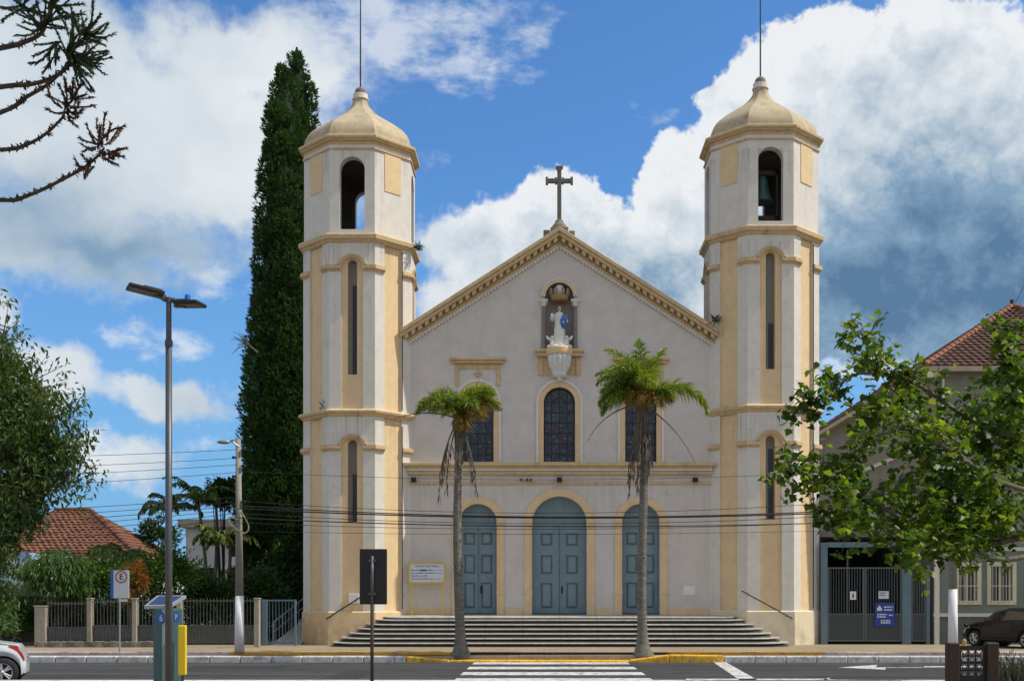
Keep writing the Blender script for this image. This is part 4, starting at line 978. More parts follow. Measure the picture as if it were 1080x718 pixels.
def frond(lm, rm, base, az, el, length, droop, n=34, ll=.55, lw=.045, hang=.35, nl=5, plume=False, rr=.028):
    d = Vector((math.cos(az)*math.cos(el), math.sin(az)*math.cos(el), math.sin(el))); p = Vector(base); pts = [p.copy()]
    side = Vector((-math.sin(az), math.cos(az), 0)); ds = length/n; e = el
    for i in range(n):
        t = i/n; e -= droop*(.35+1.3*t)/n
        d = Vector((math.cos(az)*math.cos(e), math.sin(az)*math.cos(e), math.sin(e))); p = p+d*ds; pts.append(p.copy())
        if t < .10: continue
        k = ll*(math.sin(math.pi*min(1, .18+.82*t)**.8))*.95+.08
        up = side.cross(d)
        for r_ in range(nl):
            th = random.uniform(-.75, 1.15) if plume else random.uniform(-.3, .3); s = 1 if r_ % 2 else -1
            v = side*s*math.cos(th)+up*math.sin(th)*(1 if up.z > 0 else -1)+d*(.75+random.uniform(-.25, .35))+Vector((0, 0, -hang+random.uniform(-.3, .25)))
            v.normalize(); q = p+d*ds*random.random(); kk = k*random.uniform(.65, 1.1)
            w = v.cross(rvec()); w = w.normalized() if w.length > 1e-3 else side
            mid = q+v*kk*.5; tip = q+v*kk*.95+Vector((0, 0, -kk*(hang*.55+.10)))
            lm.add([q-w*lw*.35, q+w*lw*.35, mid+w*lw*.5, mid-w*lw*.5, tip], [(0, 1, 2, 3), (3, 2, 4)])
    rm.tube(pts[::3]+[pts[-1]], [rr*(1-.8*i/(len(pts[::3]))) for i in range(len(pts[::3])+1)], 5)

# ------------------------------------------------------------------ palms in front of the church
def queen_palm(px, Y, trunk_px, fronds, dead, label, seed, crown_z):
    random.seed(seed); base = Vector((xr(px, Y), Y, -0.085))
    o = thing('queen_palm', base, label, 'palm tree', 'palms beside the crossing')
    top = P(trunk_px, 0, Y); top = Vector((top.x, Y, crown_z))
    pts, rad = [], []
    for i in range(110):
        t = i/109; p = base.lerp(top, t); p.x += .06*math.sin(t*5+seed); pts.append(p)
        r = .155-.035*t+.20*math.exp(-t*26)+(.010 if i % 3 == 0 else 0)+random.uniform(-.004, .004); rad.append(r)
    tr = MB(); tr.tube([base+Vector((0, 0, -.1))]+pts, [.36]+rad, 14)
    for i in range(16):
        t = random.uniform(.02, .9); p = base.lerp(top, t); th = random.uniform(3.4, 6.0); tr.ball(p+Vector((math.cos(th)*.13, math.sin(th)*.13, 0)), random.uniform(.03, .06), 6)
    tr.build('trunk', 'bark_grey', o, smooth=True)
    sh = MB(); sh.lathe([(.14, -.9), (.17, -.5), (.20, -.2), (.15, .15), (.06, .45)], top, 10, mod=lambda t, z: 1+.15*math.sin(5*t+z*6)); sh.build('crown_shaft', 'dead_frond', o)
    for (az, el, ln, dr, tone, hg) in fronds:
        lm, rm = MB(), MB(); frond(lm, rm, top+Vector((0, 0, random.uniform(.0, .35))), R(az), R(el), ln, R(dr), n=36, ll=.62, lw=.028, hang=hg*.6, nl=8, plume=True)
        f = rm.build('frond', 'dead_frond' if tone == 2 else 'leaf_palm', o); lm.build('leaflets', ('leaf_palm', 'leaf_palm_old', 'dead_frond')[tone], f)
    for (az, el, ln, dr) in dead:
        rm = MB(); lm = MB(); d0 = top+Vector((0, -.05, -.05)); pts = [d0]; e = R(el); p = d0.copy()
        for i in range(10):
            e -= R(dr)/10; p = p+Vector((math.cos(R(az))*math.cos(e), math.sin(R(az))*math.cos(e), math.sin(e)))*ln/10; pts.append(p.copy())
            if i > 2 and el < -30:
                for k in range(4): leaf(lm, p+rvec()*.03, Vector((random.uniform(-.25, .25), random.uniform(-.25, .25), -1)), random.uniform(.2, .45), .012)
        rm.tube(pts, [.03*(1-.7*i/10) for i in range(11)], 5); f = rm.build('dry_frond', 'dead_frond', o); lm.build('dry_leaflets', 'dead_frond', f)
    return o
# azimuth 0 = to the right, 90 = away from the camera, 180 = left, 270 = towards the camera
yl = 38.75
queen_palm(484.5, yl, 484, [(182, 38, 1.55, 95, 0, .3), (200, 50, 1.6, 115, 0, .3), (165, 52, 1.5, 90, 0, .3), (225, 45, 1.3, 120, 0, .35), (268, 55, 1.1, 130, 0, .35), (300, 48, 1.3, 110, 0, .35),
    (345, 62, 1.5, 95, 0, .3), (5, 50, 1.6, 110, 0, .3), (20, 62, 1.5, 80, 0, .3), (90, 55, 1.4, 100, 0, .3), (50, 60, 1.4, 90, 0, .3), (140, 60, 1.4, 80, 0, .3), (320, 5, 1.2, 75, 1, .5), (285, -10, 1.2, 60, 1, .5), (2, 30, 1.35, 70, 1, .5), (250, 10, 1.1, 70, 0, .45)],
    [(185, -58, 2.0, 30), (205, -58, 2.6, 30), (178, 22, 2.2, 40), (260, -62, 1.8, 26), (330, -60, 2.0, 28), (352, -64, 2.4, 22), (230, -62, 2.4, 26)],
    'shorter queen palm with a small round crown left of the middle church door', 21, P(0, 440, yl).z)
yr_ = 38.75
queen_palm(679, yr_, 677.5, [(178, 40, 1.7, 120, 0, .35), (190, 62, 1.9, 120, 0, .3), (205, 55, 1.9, 135, 0, .35), (170, 70, 2.0, 100, 0, .3), (150, 75, 2.2, 60, 0, .3), (95, 82, 2.1, 30, 0, .25), (240, 70, 1.8, 120, 0, .35), (270, 60, 1.5, 130, 0, .35), (30, 80, 2.1, 40, 0, .25), (120, 65, 2.0, 70, 0, .3),
    (2, 26, 2.6, 110, 0, .45), (10, 30, 2.5, 100, 0, .4), (320, 45, 1.4, 110, 0, .4), (60, 70, 1.8, 60, 0, .3), (215, 30, 1.6, 110, 0, .4), (300, 10, 1.1, 80, 1, .5), (340, 15, 1.1, 70, 1, .5), (250, 0, 1.2, 70, 1, .5), (182, 20, 1.6, 100, 0, .45), (225, 65, 1.9, 110, 0, .3)],
    [(183, 0, 2.3, 62), (190, -70, 2.5, 16), (215, -72, 2.3, 16), (250, -74, 2.5, 14), (290, -74, 2.4, 14), (330, -72, 2.0, 16), (356, -29, 2.7, 36), (200, -72, 2.9, 16), (310, -76, 2.2, 12), (235, -76, 2.7, 12), (270, -78, 2.3, 10)],
    'taller queen palm with a long arching right frond right of the middle door', 35, P(0, 425, yr_).z)

# ------------------------------------------------------------------ cypresses
def cypress(px, tip_py, Y, half_px, label, seed, base_py=640, n=9000, lean=0.0):
    random.seed(seed); s = Y/F; b = P(px, base_py, Y); tip = P(px+lean, tip_py, Y); Ht = tip.z; rmax = half_px*s
    o = thing('cypress_tree', (b.x, Y, 0), label, 'cypress tree', 'cypresses beside the left tower')
    MB().tube([(b.x, Y, -.1), (b.x, Y, Ht*.3), (tip.x, Y, Ht*.8)], [.35, .28, .06], 8).build('trunk', 'bark_dark', o)
    def rad(t):  # t 0 bottom .. 1 tip
        T_ = [(0, .70), (.08, .95), (.24, 1.0), (.42, .84), (.6, .67), (.78, .53), (.905, .38), (.975, .20), (1.0, .03)]
        for (a0, b0), (a1, b1) in zip(T_[:-1], T_[1:]):
            if t <= a1: return rmax*(b0+(b1-b0)*(t-a0)/(a1-a0))
        return .03*rmax
    lumps = []
    z = .25
    while z < Ht-.2:
        t = z/Ht; r_ = rad(t); m_ = max(3, int(2*math.pi*r_/.85))
        for i in range(m_):
            th = 2*math.pi*(i+random.uniform(-.4, .4))/m_; f_ = random.uniform(.84, 1.10)*(1+.08*math.sin(5*th+seed)); lr = random.uniform(.44, .78)*(.45+.55*min(1, r_/1.4))
            q = (t+random.uniform(-.012, .012), th, max(.02, r_*f_-lr*.35), lr)
            lumps += [q]*(3 if math.sin(th) < .25 else 1)
        z += .80
    fo = MB()
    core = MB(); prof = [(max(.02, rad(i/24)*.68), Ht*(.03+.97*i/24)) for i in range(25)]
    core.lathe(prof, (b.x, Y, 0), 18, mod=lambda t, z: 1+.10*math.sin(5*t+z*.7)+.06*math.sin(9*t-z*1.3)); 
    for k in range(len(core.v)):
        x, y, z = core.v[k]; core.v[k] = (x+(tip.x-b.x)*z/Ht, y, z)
    for i in range(n):
        t, th, r, lr = random.choice(lumps); q = rvec(); q = q.normalized()*q.length**.35; q.z *= 1.7
        z = min(Ht*t, Ht-.1); cxx = b.x+(tip.x-b.x)*z/Ht
        p = Vector((cxx+r*math.cos(th), Y+r*math.sin(th), z))+q*lr*.8
        if p.z > Ht+.25: continue
        outv = Vector((p.x-cxx, p.y-Y, 0)); outv = outv.normalized() if outv.length > .05 else Vector((1, 0, 0))
        d = Vector((0, 0, .8))+outv*.7+q.normalized()*.5+rvec()*.4
        for k in range(3): leaf(fo, p+rvec()*.07, d+rvec()*.4, random.uniform(.11, .25), random.uniform(.06, .11))
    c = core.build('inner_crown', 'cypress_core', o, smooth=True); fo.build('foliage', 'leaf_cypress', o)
    return o
cypress(299, 76, 56, 43, 'dark green cypress with the lower of the two tips beside the left tower', 51, n=42000)
cypress(317, 50, 58.5, 42, 'tallest dark cypress reaching above its neighbour and the left tower', 52, n=34000, lean=-4)
tw = thing('dead_branch', P(262, 362, 54), 'bare twiggy branch sticking out left of the cypress crown', 'branch'); random.seed(8)
b = MB(); r0 = P(272, 372, 54)
b.tube([r0, P(258, 360, 54), P(246, 355, 54)], [.06, .035, .012], 5)
for q in ((250, 364), (246, 350), (252, 350), (243, 358), (256, 352), (249, 370), (244, 374)): b.tube([P(262, 364, 54)+rvec()*.1, P((q[0]+258)/2, (q[1]+358)/2, 54)+rvec()*.1, P(q[0], q[1], 54)], [.03, .018, .008], 4)
b.build('twigs', 'bark_limb', tw)

# ------------------------------------------------------------------ lobed-leaf tree on the right, trunk outside the frame
def pline(pts): return [P(a, b, y) for a, b, y in pts]
TY = 24.0
rt = thing('plane_tree', (xr(1150, TY), TY, 0), 'large leafed tree leaning in from the right in front of the green house', 'tree')
random.seed(77)
limbs = [
 [(1150, 560, 24), (1080, 566, 24.2), (1035, 575, 24.2), (1000, 568, 23.8), (955, 548, 23.2), (905, 520, 23), (862, 498, 22.6), (828, 494, 22.4)],
 [(1140, 520, 24), (1080, 470, 24.2), (1020, 440, 24), (960, 402, 23.6), (905, 394, 23.2), (872, 416, 23), (842, 436, 22.8)],
 [(1140, 540, 24), (1085, 480, 24.6), (1062, 420, 25), (1058, 380, 25), (1066, 345, 25)],
 [(935, 397, 23.4), (922, 380, 23.5), (915, 360, 23.5), (908, 340, 23.6)],
 [(1140, 530, 24), (1060, 510, 23.4), (1010, 480, 23), (960, 450, 22.8), (925, 462, 22.6), (880, 490, 22.4)],
 [(1140, 570, 24), (1060, 590, 23.4), (1010, 572, 23), (975, 575, 22.6), (962, 598, 22.4)],
 [(1000, 568, 23.8), (950, 560, 23), (905, 552, 22.6), (880, 560, 22.4)],
 [(1140, 500, 24), (1090, 430, 24), (1080, 390, 24)],
 [(1100, 570, 24), (1070, 540, 24.8), (1030, 520, 25.4), (985, 520, 25.6)],
 [(960, 402, 23.6), (940, 430, 23.4), (915, 445, 23)],
]
wood = MB(); ends = []
wood.tube([(xr(1150, TY), TY, -.1), (xr(1152, TY), TY, 1.5), (xr(1150, TY), TY, 2.6), P(1142, 540, TY)], [.28, .22, .2, .15], 12)
for li, pl in enumerate(limbs):
    pts = catmull(pline(pl), 5); n = len(pts); r0 = (.085, .07, .06, .02, .06, .06, .03, .05, .05, .025)[li]
    wood.tube(pts, [max(.008, r0*(1-.9*i/n)) for i in range(n)], 7)
    for i in range(n):
        t = i/n
        if t < .25 and li not in (3, 6, 9): continue
        for k in range(random.choice((1, 2, 2, 3)) if li not in (3,) else 1):
            d = rvec(); d.y *= .8; d.z = d.z*.8+.15; d.normalize(); ln = random.uniform(.25, .85)*(1.1-.4*t)
            e = pts[i]+d*ln; m_ = pts[i].lerp(e, .5)+rvec()*.06
            wood.tube([pts[i], m_, e], [.014, .009, .004], 4); ends.append((m_, .7)); ends.append((e, 1.0))
wood.build('branches', 'bark_limb', rt, smooth=True)
lv = MB()
blobs = [(1050, 440, 24.6, 34, 55, 28), (1000, 470, 24, 50, 45, 34), (945, 535, 23.2, 55, 30, 28), (1040, 530, 24, 45, 38, 36), (890, 515, 22.7, 38, 24, 18), (925, 425, 23.2, 28, 22, 10), (1066, 378, 25, 14, 24, 9), (1070, 480, 24.5, 25, 50, 24), (845, 505, 22.4, 26, 20, 10),
         (975, 440, 24, 30, 25, 12), (1005, 555, 23.4, 60, 24, 24), (1075, 430, 24.8, 14, 45, 14), (960, 580, 22.5, 18, 22, 7), (1030, 500, 25.5, 50, 50, 34), (1000, 545, 24, 70, 28, 34), (1055, 560, 24, 25, 24, 16), (960, 490, 24.6, 40, 40, 30), (1072, 440, 24, 18, 40, 14)]
for (px, py, Y, rx, ry, n) in blobs:
    for i in range(n):
        v = rvec(); ends.append((P(px+v.x*rx, py+v.y*ry, Y+v.z*.9), 1.2))
for p, w_ in ends:
    for k in range(random.choice((4, 5, 7) if w_ < 1.1 else (8, 10, 13))):
        q = p+rvec()*(.17 if w_ < 1.1 else .26); d = Vector((random.uniform(-1, 1), random.uniform(-1, .6), random.uniform(-1.1, .35)))
        lobed(lv, q, d, random.uniform(.09, .20))
lv.build('foliage', 'leaf_plane', rt)

# ------------------------------------------------------------------ tree on the left edge, trunk outside the frame
LY = 30.0
lt = thing('hanging_leaf_tree', (xr(-75, LY), LY, -.2), 'dense small leafed tree leaning in at the left edge of the street', 'tree')
random.seed(91); wood = MB(); ends = []
wood.tube([(xr(-75, LY), LY, -.3), (xr(-78, LY), LY, 2), (xr(-70, LY), LY, 4.5)], [.32, .25, .2], 12)
for pl in ([(-70, 530, 30), (-20, 470, 30), (25, 440, 29.6), (60, 440, 29.3), (78, 462, 29)], [(-70, 500, 30), (-30, 400, 30), (0, 372, 30), (4, 348, 30)], [(-70, 530, 30), (-20, 520, 29.5), (30, 500, 29), (62, 495, 28.6), (72, 510, 28.5)],
           [(-70, 540, 30), (-10, 545, 30), (20, 530, 30), (32, 540, 30)], [(-30, 400, 30), (20, 395, 30), (45, 415, 30)], [(25, 440, 29.6), (45, 470, 29.2), (68, 490, 29)], [(-70, 545, 30), (-20, 600, 29), (2, 640, 28.6)]):
    pts = catmull(pline(pl), 5); n = len(pts); wood.tube(pts, [max(.012, .10*(1-.9*i/n)) for i in range(n)], 7)
    for i in range(3, n):
        for k in range(2):
            d = rvec().normalized(); e = pts[i]+d*random.uniform(.3, .9); wood.tube([pts[i], e], [.015, .005], 4); ends.append(e)
wood.build('branches', 'bark_dark', lt, smooth=True); lv = MB()
for (px, py, rx, ry, n) in ((8, 430, 34, 60, 95), (24, 470, 34, 38, 75), (10, 520, 45, 40, 85), (0, 385, 16, 32, 34), (40, 430, 28, 28, 45), (55, 492, 22, 18, 26), (18, 545, 18, 22, 22), (65, 470, 14, 14, 12), (2, 600, 10, 40, 22), (6, 645, 9, 30, 18), (0, 555, 20, 30, 34)):
    for i in range(n): v = rvec(); ends.append(P(px+v.x*rx, py+v.y*ry, 29.5+v.z*1.6))
for p in ends:
    for k in range(random.choice((18, 24, 30))):
        leaf(lv, p+rvec()*.32, Vector((random.uniform(-.8, .8), random.uniform(-.8, .8), random.uniform(-1.3, .3))), random.uniform(.13, .25), random.uniform(.05, .085))
lv.build('foliage', 'leaf_left', lt)

# ------------------------------------------------------------------ araucaria branches at the upper left, trunk outside the frame
AY = 9.0
ar = thing('araucaria_tree', (xr(-420, AY), AY, 0), 'araucaria with bare curved branches and tufted tips at upper left', 'tree')
MB().tube([(xr(-420, AY), AY, -.1), (xr(-420, AY), AY, 3), (xr(-421, AY), AY, 9)], [.3, .24, .1], 12).build('trunk', 'bark_dark', ar, smooth=True)
random.seed(15)
def araucaria_branch(pts, r0, tufts, dry):
    pts = [P(-420, pts[0][1]+70, AY)]+[P(a, b, AY+random.uniform(-.1, .1)) for a, b in pts]; pp = catmull(pts, 6); n = len(pp); w = MB()
    w.tube(pp, [r0*(1-.55*i/n) for i in range(n)], 7)
    for i in range(n//8, n):
        for k in range(5): leaf(w, pp[i].lerp(pp[min(i+1, n-1)], random.random()), rvec()+Vector((0, 0, .2)), random.uniform(.03, .055), .02)
    br = w.build('branch', 'bark_dark', ar, smooth=False)
    lf = MB()
    for (ax, ay, bx, by) in tufts:
        a, b = P(ax, ay, AY), P(bx, by, AY+random.uniform(-.25, .25)); mid = a.lerp(b, .5)+rvec()*.035+Vector((0, 0, -.015)); q = catmull([a, mid, b], 5)
        lf.tube(q, [.007, .008, .008, .008, .007, .007, .007, .006, .006, .005, .002], 5)
        for j in range(len(q)-1):
            dd = (q[j+1]-q[j]).normalized()
            for k in range(7): leaf(lf, q[j].lerp(q[j+1], random.random()), dd*1.3+rvec()*.7, random.uniform(.025, .055), .010)
    lf.build('needles', 'leaf_araucaria_dry' if dry else 'leaf_araucaria', br)
def fan(cx_, cy_, n, r0, r1, a0, a1):
    out = []
    for i in range(n):
        a = R(a0+(a1-a0)*i/(n-1)+random.uniform(-8, 8)); r = random.uniform(r0, r1); sx, sy = cx_+random.uniform(-5, 5), cy_+random.uniform(-4, 4)
        out.append((sx, sy, sx+r*math.cos(a), sy-r*math.sin(a)))
    return out
araucaria_branch([(-120, 75), (0, 51), (22, 46), (43, 36), (50, 20)], .026, fan(45, 28, 16, 20, 46, -20, 200)+fan(22, 8, 12, 16, 36, -30, 210)+fan(55, 8, 10, 15, 34, -60, 150), False)
araucaria_branch([(-120, 112), (0, 92), (33, 89), (60, 80), (76, 66)], .024, fan(74, 55, 20, 18, 48, -75, 110)+fan(88, 35, 14, 14, 36, -60, 120)+fan(60, 45, 8, 14, 34, 190, 300), False)
araucaria_branch([(-120, 158), (0, 119), (27, 103), (52, 88), (72, 68)], .022, fan(78, 62, 16, 16, 46, -65, 35), False)
araucaria_branch([(-120, 160), (0, 158), (27, 153), (50, 140), (68, 122)], .020, fan(70, 115, 9, 14, 32, 10, 170)+fan(75, 105, 6, 12, 26, 0, 120)+fan(72, 118, 4, 8, 14, -60, 10), True)
araucaria_branch([(-120, 200), (0, 211), (30, 206), (63, 191), (90, 176), (108, 160)], .020, fan(104, 155, 8, 12, 24, 60, 190)+fan(112, 150, 6, 12, 26, 30, 110)+fan(112, 162, 6, 8, 20, -40, 30)+fan(96, 172, 5, 7, 14, 120, 260), True)
# ------------------------------------------------------------------ street furniture
def box_at(px0, px1, py0, py1, Y, d, name, m, parent, **k):
    a, b = P(px0, py1, Y), P(px1, py0, Y); return MB().box(a.x, b.x, Y, Y+d, a.z, b.z).build(name, m, parent, **k)

# street lamp near the left
Y = 13.5; x0 = xr(178, Y)
sl = thing('street_lamp', (x0, Y, 0), 'tall grey street lamp with two flat dark heads left of the church', 'street lamp')
zt, zc = P(0, 316, Y).z, P(0, 366, Y).z
MB().tube([(x0, Y, 0), (x0, Y, zc)], [.042, .036], 16).build('pole', 'grey_metal', sl, smooth=True)
b = MB(); b.lathe([(.036, zc), (.045, zc+.02), (.045, zc+.06), (.032, zc+.10), (.030, zt-.04), (.036, zt-.03), (.036, zt+.02), (.02, zt+.03)], (x0, Y, 0), 16); b.build('pole_collar', 'grey_metal', sl)
def lamp_head(px0, px1, pyo, pyi, yaw, cell):
    s = -1 if px0 < 178 else 1; a = P(px0, pyo, Y); i = P(px1, pyi, Y)
    d = Vector((a.x-i.x, -.18 if s < 0 else -.06, a.z-i.z)); L = d.length; d.normalize(); a_ = d.cross(Vector((0, 0, 1))).normalized(); u = a_.cross(d)*(1); u = u if u.z > 0 else -u
    M = Matrix((( d.x, a_.x, u.x, i.x), (d.y, a_.y, u.y, Y-.0), (d.z, a_.z, u.z, i.z), (0, 0, 0, 1)))
    h = MB(); h.box(0, L, -.13, .13, -.012, .028, M); h.box(.02, L*.6, -.09, .09, .028, .05, M); lo = h.build('luminaire', 'lamp_black', sl, bevel=.012)
    g = MB(); g.box(L*.18, L*.95, -.10, .10, -.018, -.0125, M); g.build('lens', 'grey_metal', lo)
    if cell: q = M @ Vector((L*.42, 0, .05)); MB().lathe([(.03, 0), (.034, .01), (.034, .055), (.02, .07)], q, 12).build('photocell', 'sign_blue', lo)
    ar_ = MB(); ar_.tube([(x0, Y, zt-.01), (x0+s*.05, Y, zt+.0), M @ Vector((.05, 0, .0))], [.028, .026, .024], 8); ar_.box(-.03, .1, -.03, .03, -.03, .01, M); ar_.build('arm', 'grey_metal', sl)
lamp_head(140, 172, 307, 312, 0, False); lamp_head(214.5, 187, 322.5, 321.5, 0, True)

# parking meter with solar panel
Y = 14.0; xm = xr(177.5, Y); pm = thing('parking_meter', (xm, Y, 0), 'dark teal parking meter with a tilted solar panel beside the street lamp', 'parking meter')
a, b_ = P(164, 718, Y), P(190, 641, Y)
bd = MB(); bd.prism([(a.x, Y-.10), (a.x+.13, Y-.17), (b_.x-.05, Y-.13), (b_.x, Y+.12), (a.x+.05, Y+.15)], lambda q, r: (q, r, b_.z), lambda q, r: (q, r, 0)); body = bd.build('body', 'meter_teal', pm, bevel=.02, seg=2)
fp = MB(); fp.add([(a.x+.134, Y-.171, .05), (b_.x-.053, Y-.134, .05), (b_.x-.053, Y-.134, b_.z-.02), (a.x+.134, Y-.171, b_.z-.02)], [(0, 1, 2, 3)]); 
for i in range(len(fp.v)): x, y, z = fp.v[i]; fp.v[i] = (x, y-.003, z)
fp.build('front_panel', 'meter_side', body)
c0, c1, c2, c3 = P(152, 638.5, Y-.12), P(180, 638.0, Y-.12), P(196.5, 627.5, Y+.22), P(166, 627.5, Y+.22)
pn = MB(); up = Vector((0, 0, .035)); pn.add([c0, c1, c2, c3, c0-up, c1-up, c2-up, c3-up], [(0, 1, 2, 3), (7, 6, 5, 4), (0, 4, 5, 1), (1, 5, 6, 2), (2, 6, 7, 3), (3, 7, 4, 0)]); so = pn.build('solar_panel', 'light_metal', pm)
cc = (c0+c1+c2+c3)/4; q = [cc+(c-cc)*.80+Vector((0, 0, .004)) for c in (c0, c1, c2, c3)]; MB().add(q, [(0, 1, 2, 3)]).build('solar_cell', 'solar_blue', so)
MB().tube([(xm, Y+.02, b_.z-.01), (xm, Y+.03, cc.z-.03)], .05, 10).build('panel_neck', 'grey_metal', pm)
def badge(px, py, r, s, rz, yy, sq=1):
    p = P(px, py, yy); T = facing(p.x, yy, p.z, rz); k = MB(); k.prism([(r*sq*math.cos(t*math.pi/14), r*math.sin(t*math.pi/14)) for t in range(28)], lambda u, v: T @ Vector((u, v, .004)), lambda u, v: T @ Vector((u, v, 0)))
    bo = k.build('badge', 'badge_blue', body); T2 = facing(p.x, yy-.006, p.z, rz) @ Matrix.Diagonal((sq, 1, 1, 1)); text_mesh(s, r*1.45, T2, .001).build('badge_lettering', 'sign_white', bo)
badge(170, 651.5, .075, '6', R(-12), Y-.195, .8); badge(186.0, 650.5, .065, 'P', R(11), Y-.195, .6)
# yellow board on a thin post
Y = 13.85; yb = thing('yellow_board', (xr(191.5, Y), Y, 0), 'narrow plain yellow board on a thin dark post right of the parking meter', 'sign')
box_at(187.5, 196, 659, 711.5, Y-.04, .05, 'board', 'board_yellow', yb, bevel=.01)
MB().tube([(xr(191.8, Y), Y+.03, 0), (xr(191.8, Y), Y+.03, 1.3)], .014, 8).build('post', 'plastic_black', yb)

# dark traffic sign seen from behind
Y = 20.0; ts = thing('traffic_sign', (xr(392.5, Y), Y, 0), 'black rectangular traffic sign seen from the back on a rusty post before the steps', 'traffic sign')
a, b_ = P(379, 637, Y), P(408, 578.5, Y); pl_ = MB(); pl_.box(a.x, b_.x, Y+.02, Y+.05, a.z, b_.z); p1 = pl_.build('plate', 'signal_black', ts, bevel=.012)
cl = MB()
for pz in (a.z+.18, b_.z-.2): cl.box(xr(392.5, Y)-.06, xr(392.5, Y)+.06, Y-.035, Y+.018, pz-.02, pz+.02)
cl.build('clamp', 'grey_metal', p1)
MB().tube([(xr(392.5, Y), Y-.01, .0), (xr(392.5, Y), Y-.01, P(0, 637, Y).z)], .030, 10).build('rusty_post', 'rust', ts, smooth=True)
MB().tube([(xr(392.5, Y), Y-.01, P(0, 637, Y).z+.002), (xr(392.5, Y), Y-.01, P(0, 586, Y).z)], .030, 10).build('post', 'grey_metal', ts, smooth=True)

# E sign
Y = 38.95; xs_ = xr(126.2, Y); es = thing('parking_sign', (xs_, Y, 0), 'white parking sign with an E in a red ring by the fence', 'sign')
MB().tube([(xs_, Y, 0), (xs_, Y, P(0, 605, Y).z)], .028, 8).build('post', 'light_metal', es)
a, b_ = P(120.0, 630.5, Y), P(137, 601.5, Y); zc = (a.z+b_.z)/2; w_ = (b_.x-a.x); hh = b_.z-a.z
T = facing((a.x+b_.x)/2, Y-.06, zc, R(-6))
def tb(name, m, x0_, x1_, y0_, y1_, z0_, z1_, par): k = MB(); k.box(x0_, x1_, y0_, y1_, z0_, z1_, T); return k.build(name, m, par, bevel=.004)
pt = tb('plate', 'panel_white', -w_/2, w_/2, -hh/2, hh/2, -.02, 0, es)
tb('blue_edge', 'sign_blue', -w_/2-.10, -w_/2-.004, -hh/2, hh/2, -.03, -.004, es)
rg = MB(); n = 28; r1, r2 = .205, .165; cy = hh*.27
rg.add([T @ Vector((r*math.cos(2*math.pi*i/n), cy+r*math.sin(2*math.pi*i/n), .004)) for r in (r2, r1) for i in range(n)], [(i, (i+1) % n, n+(i+1) % n, n+i) for i in range(n)]); rg.build('red_ring', 'sign_red', pt)
text_mesh('E', .27, facing((a.x+b_.x)/2, Y-.082, zc+cy, R(-6)), .003).build('letter', 'ink_black', pt)
k = MB(); k.box(-.09, .2, -hh/2-.11, -hh/2-.03, -.02, -.005, T); k.build('small_plate', 'panel_white', es)

# wooden posts with an iron lattice panel
Y = 16.0; lb = thing('litter_bin', (xr(1027, Y), Y, 0), 'ornate black iron bin panel held between two brown wooden posts', 'litter bin')
for q0, q1 in ((1000.5, 1012.5), (1041.5, 1054)):
    a, b_ = P(q0, 0, Y), P(q1, 677.5, Y); MB().box(a.x, b_.x, Y, Y+.16, 0, b_.z).build('post', 'post_wood', lb, bevel=.012)
a, b_ = P(1013.2, 740, Y), P(1041, 681, Y); fr = MB(); yf = Y+.06
for q in ((a.x, b_.x, b_.z-.06, b_.z), (a.x, b_.x, .12, .18)): fr.box(q[0], q[1], yf, yf+.03, q[2], q[3])
zz = [b_.z-.06, b_.z-.20, b_.z-.25, b_.z-.39, b_.z-.47, b_.z-.61, .6, .18]
for q in (0, 1): fr.box(*( (a.x, a.x+.03) if q == 0 else (b_.x-.03, b_.x)), yf, yf+.03, .18, b_.z-.062)
for q in ((b_.z-.25, b_.z-.205), (b_.z-.47, b_.z-.40)): fr.box(a.x+.031, b_.x-.031, yf, yf+.03, q[0], q[1])
fr.box(a.x+.031, b_.x-.031, yf+.005, yf+.02, .181, b_.z-.471); fob = fr.build('iron_frame', 'iron', lb)
sc_ = MB(); wv = (b_.x-a.x-.06)/3
for r_, (zl, zh) in enumerate(((b_.z-.205, b_.z-.06), (b_.z-.40, b_.z-.25))):
    for c_ in range(3):
        cx_, cz_ = a.x+.03+wv*(c_+.5), (zl+zh)/2; rr = min(wv, zh-zl)*.47
        for s in (-1, 1):
            pts = [(cx_+s*rr*.5+rr*.42*(1-t/16)*math.cos(t*.7+(0 if s > 0 else math.pi)), yf+.015, cz_+rr*.95*(t/14-.5)+rr*.25*math.sin(t*.7)) for t in range(14)]; sc_.tube(pts, .0075, 5)
        sc_.tube([(cx_-rr, yf+.015, zl), (cx_, yf+.015, cz_), (cx_+rr, yf+.015, zh)], .007, 5); sc_.tube([(cx_+rr, yf+.015, zl), (cx_, yf+.015, cz_), (cx_-rr, yf+.015, zh)], .007, 5)
        if c_: sc_.box(a.x+.03+wv*c_-.008, a.x+.03+wv*c_+.008, yf+.005, yf+.025, zl, zh)
sc_.build('scrollwork', 'iron', fob)
gb = thing('grass_plant', (xr(1068, 16.5), 16.5, 0), 'grey green spiky grass plant at the lower right corner beside the bin', 'plant'); random.seed(4); g = MB()
for i in range(420):
    b0 = Vector((xr(1072, 16.5)+random.uniform(-.28, .35), 16.5+random.uniform(-.25, .25), 0)); d = Vector((random.uniform(-.45, .45), random.uniform(-.45, .45), 1)); L = random.uniform(.5, 1.02)
    leaf(g, b0, d, L, .018, fold=.15)
    for k in range(3): leaf(g, b0+d.normalized()*L*random.uniform(.5, .95), d+rvec()*.9, random.uniform(.06, .14), .012)
g.build('blades', 'leaf_grey', gb)

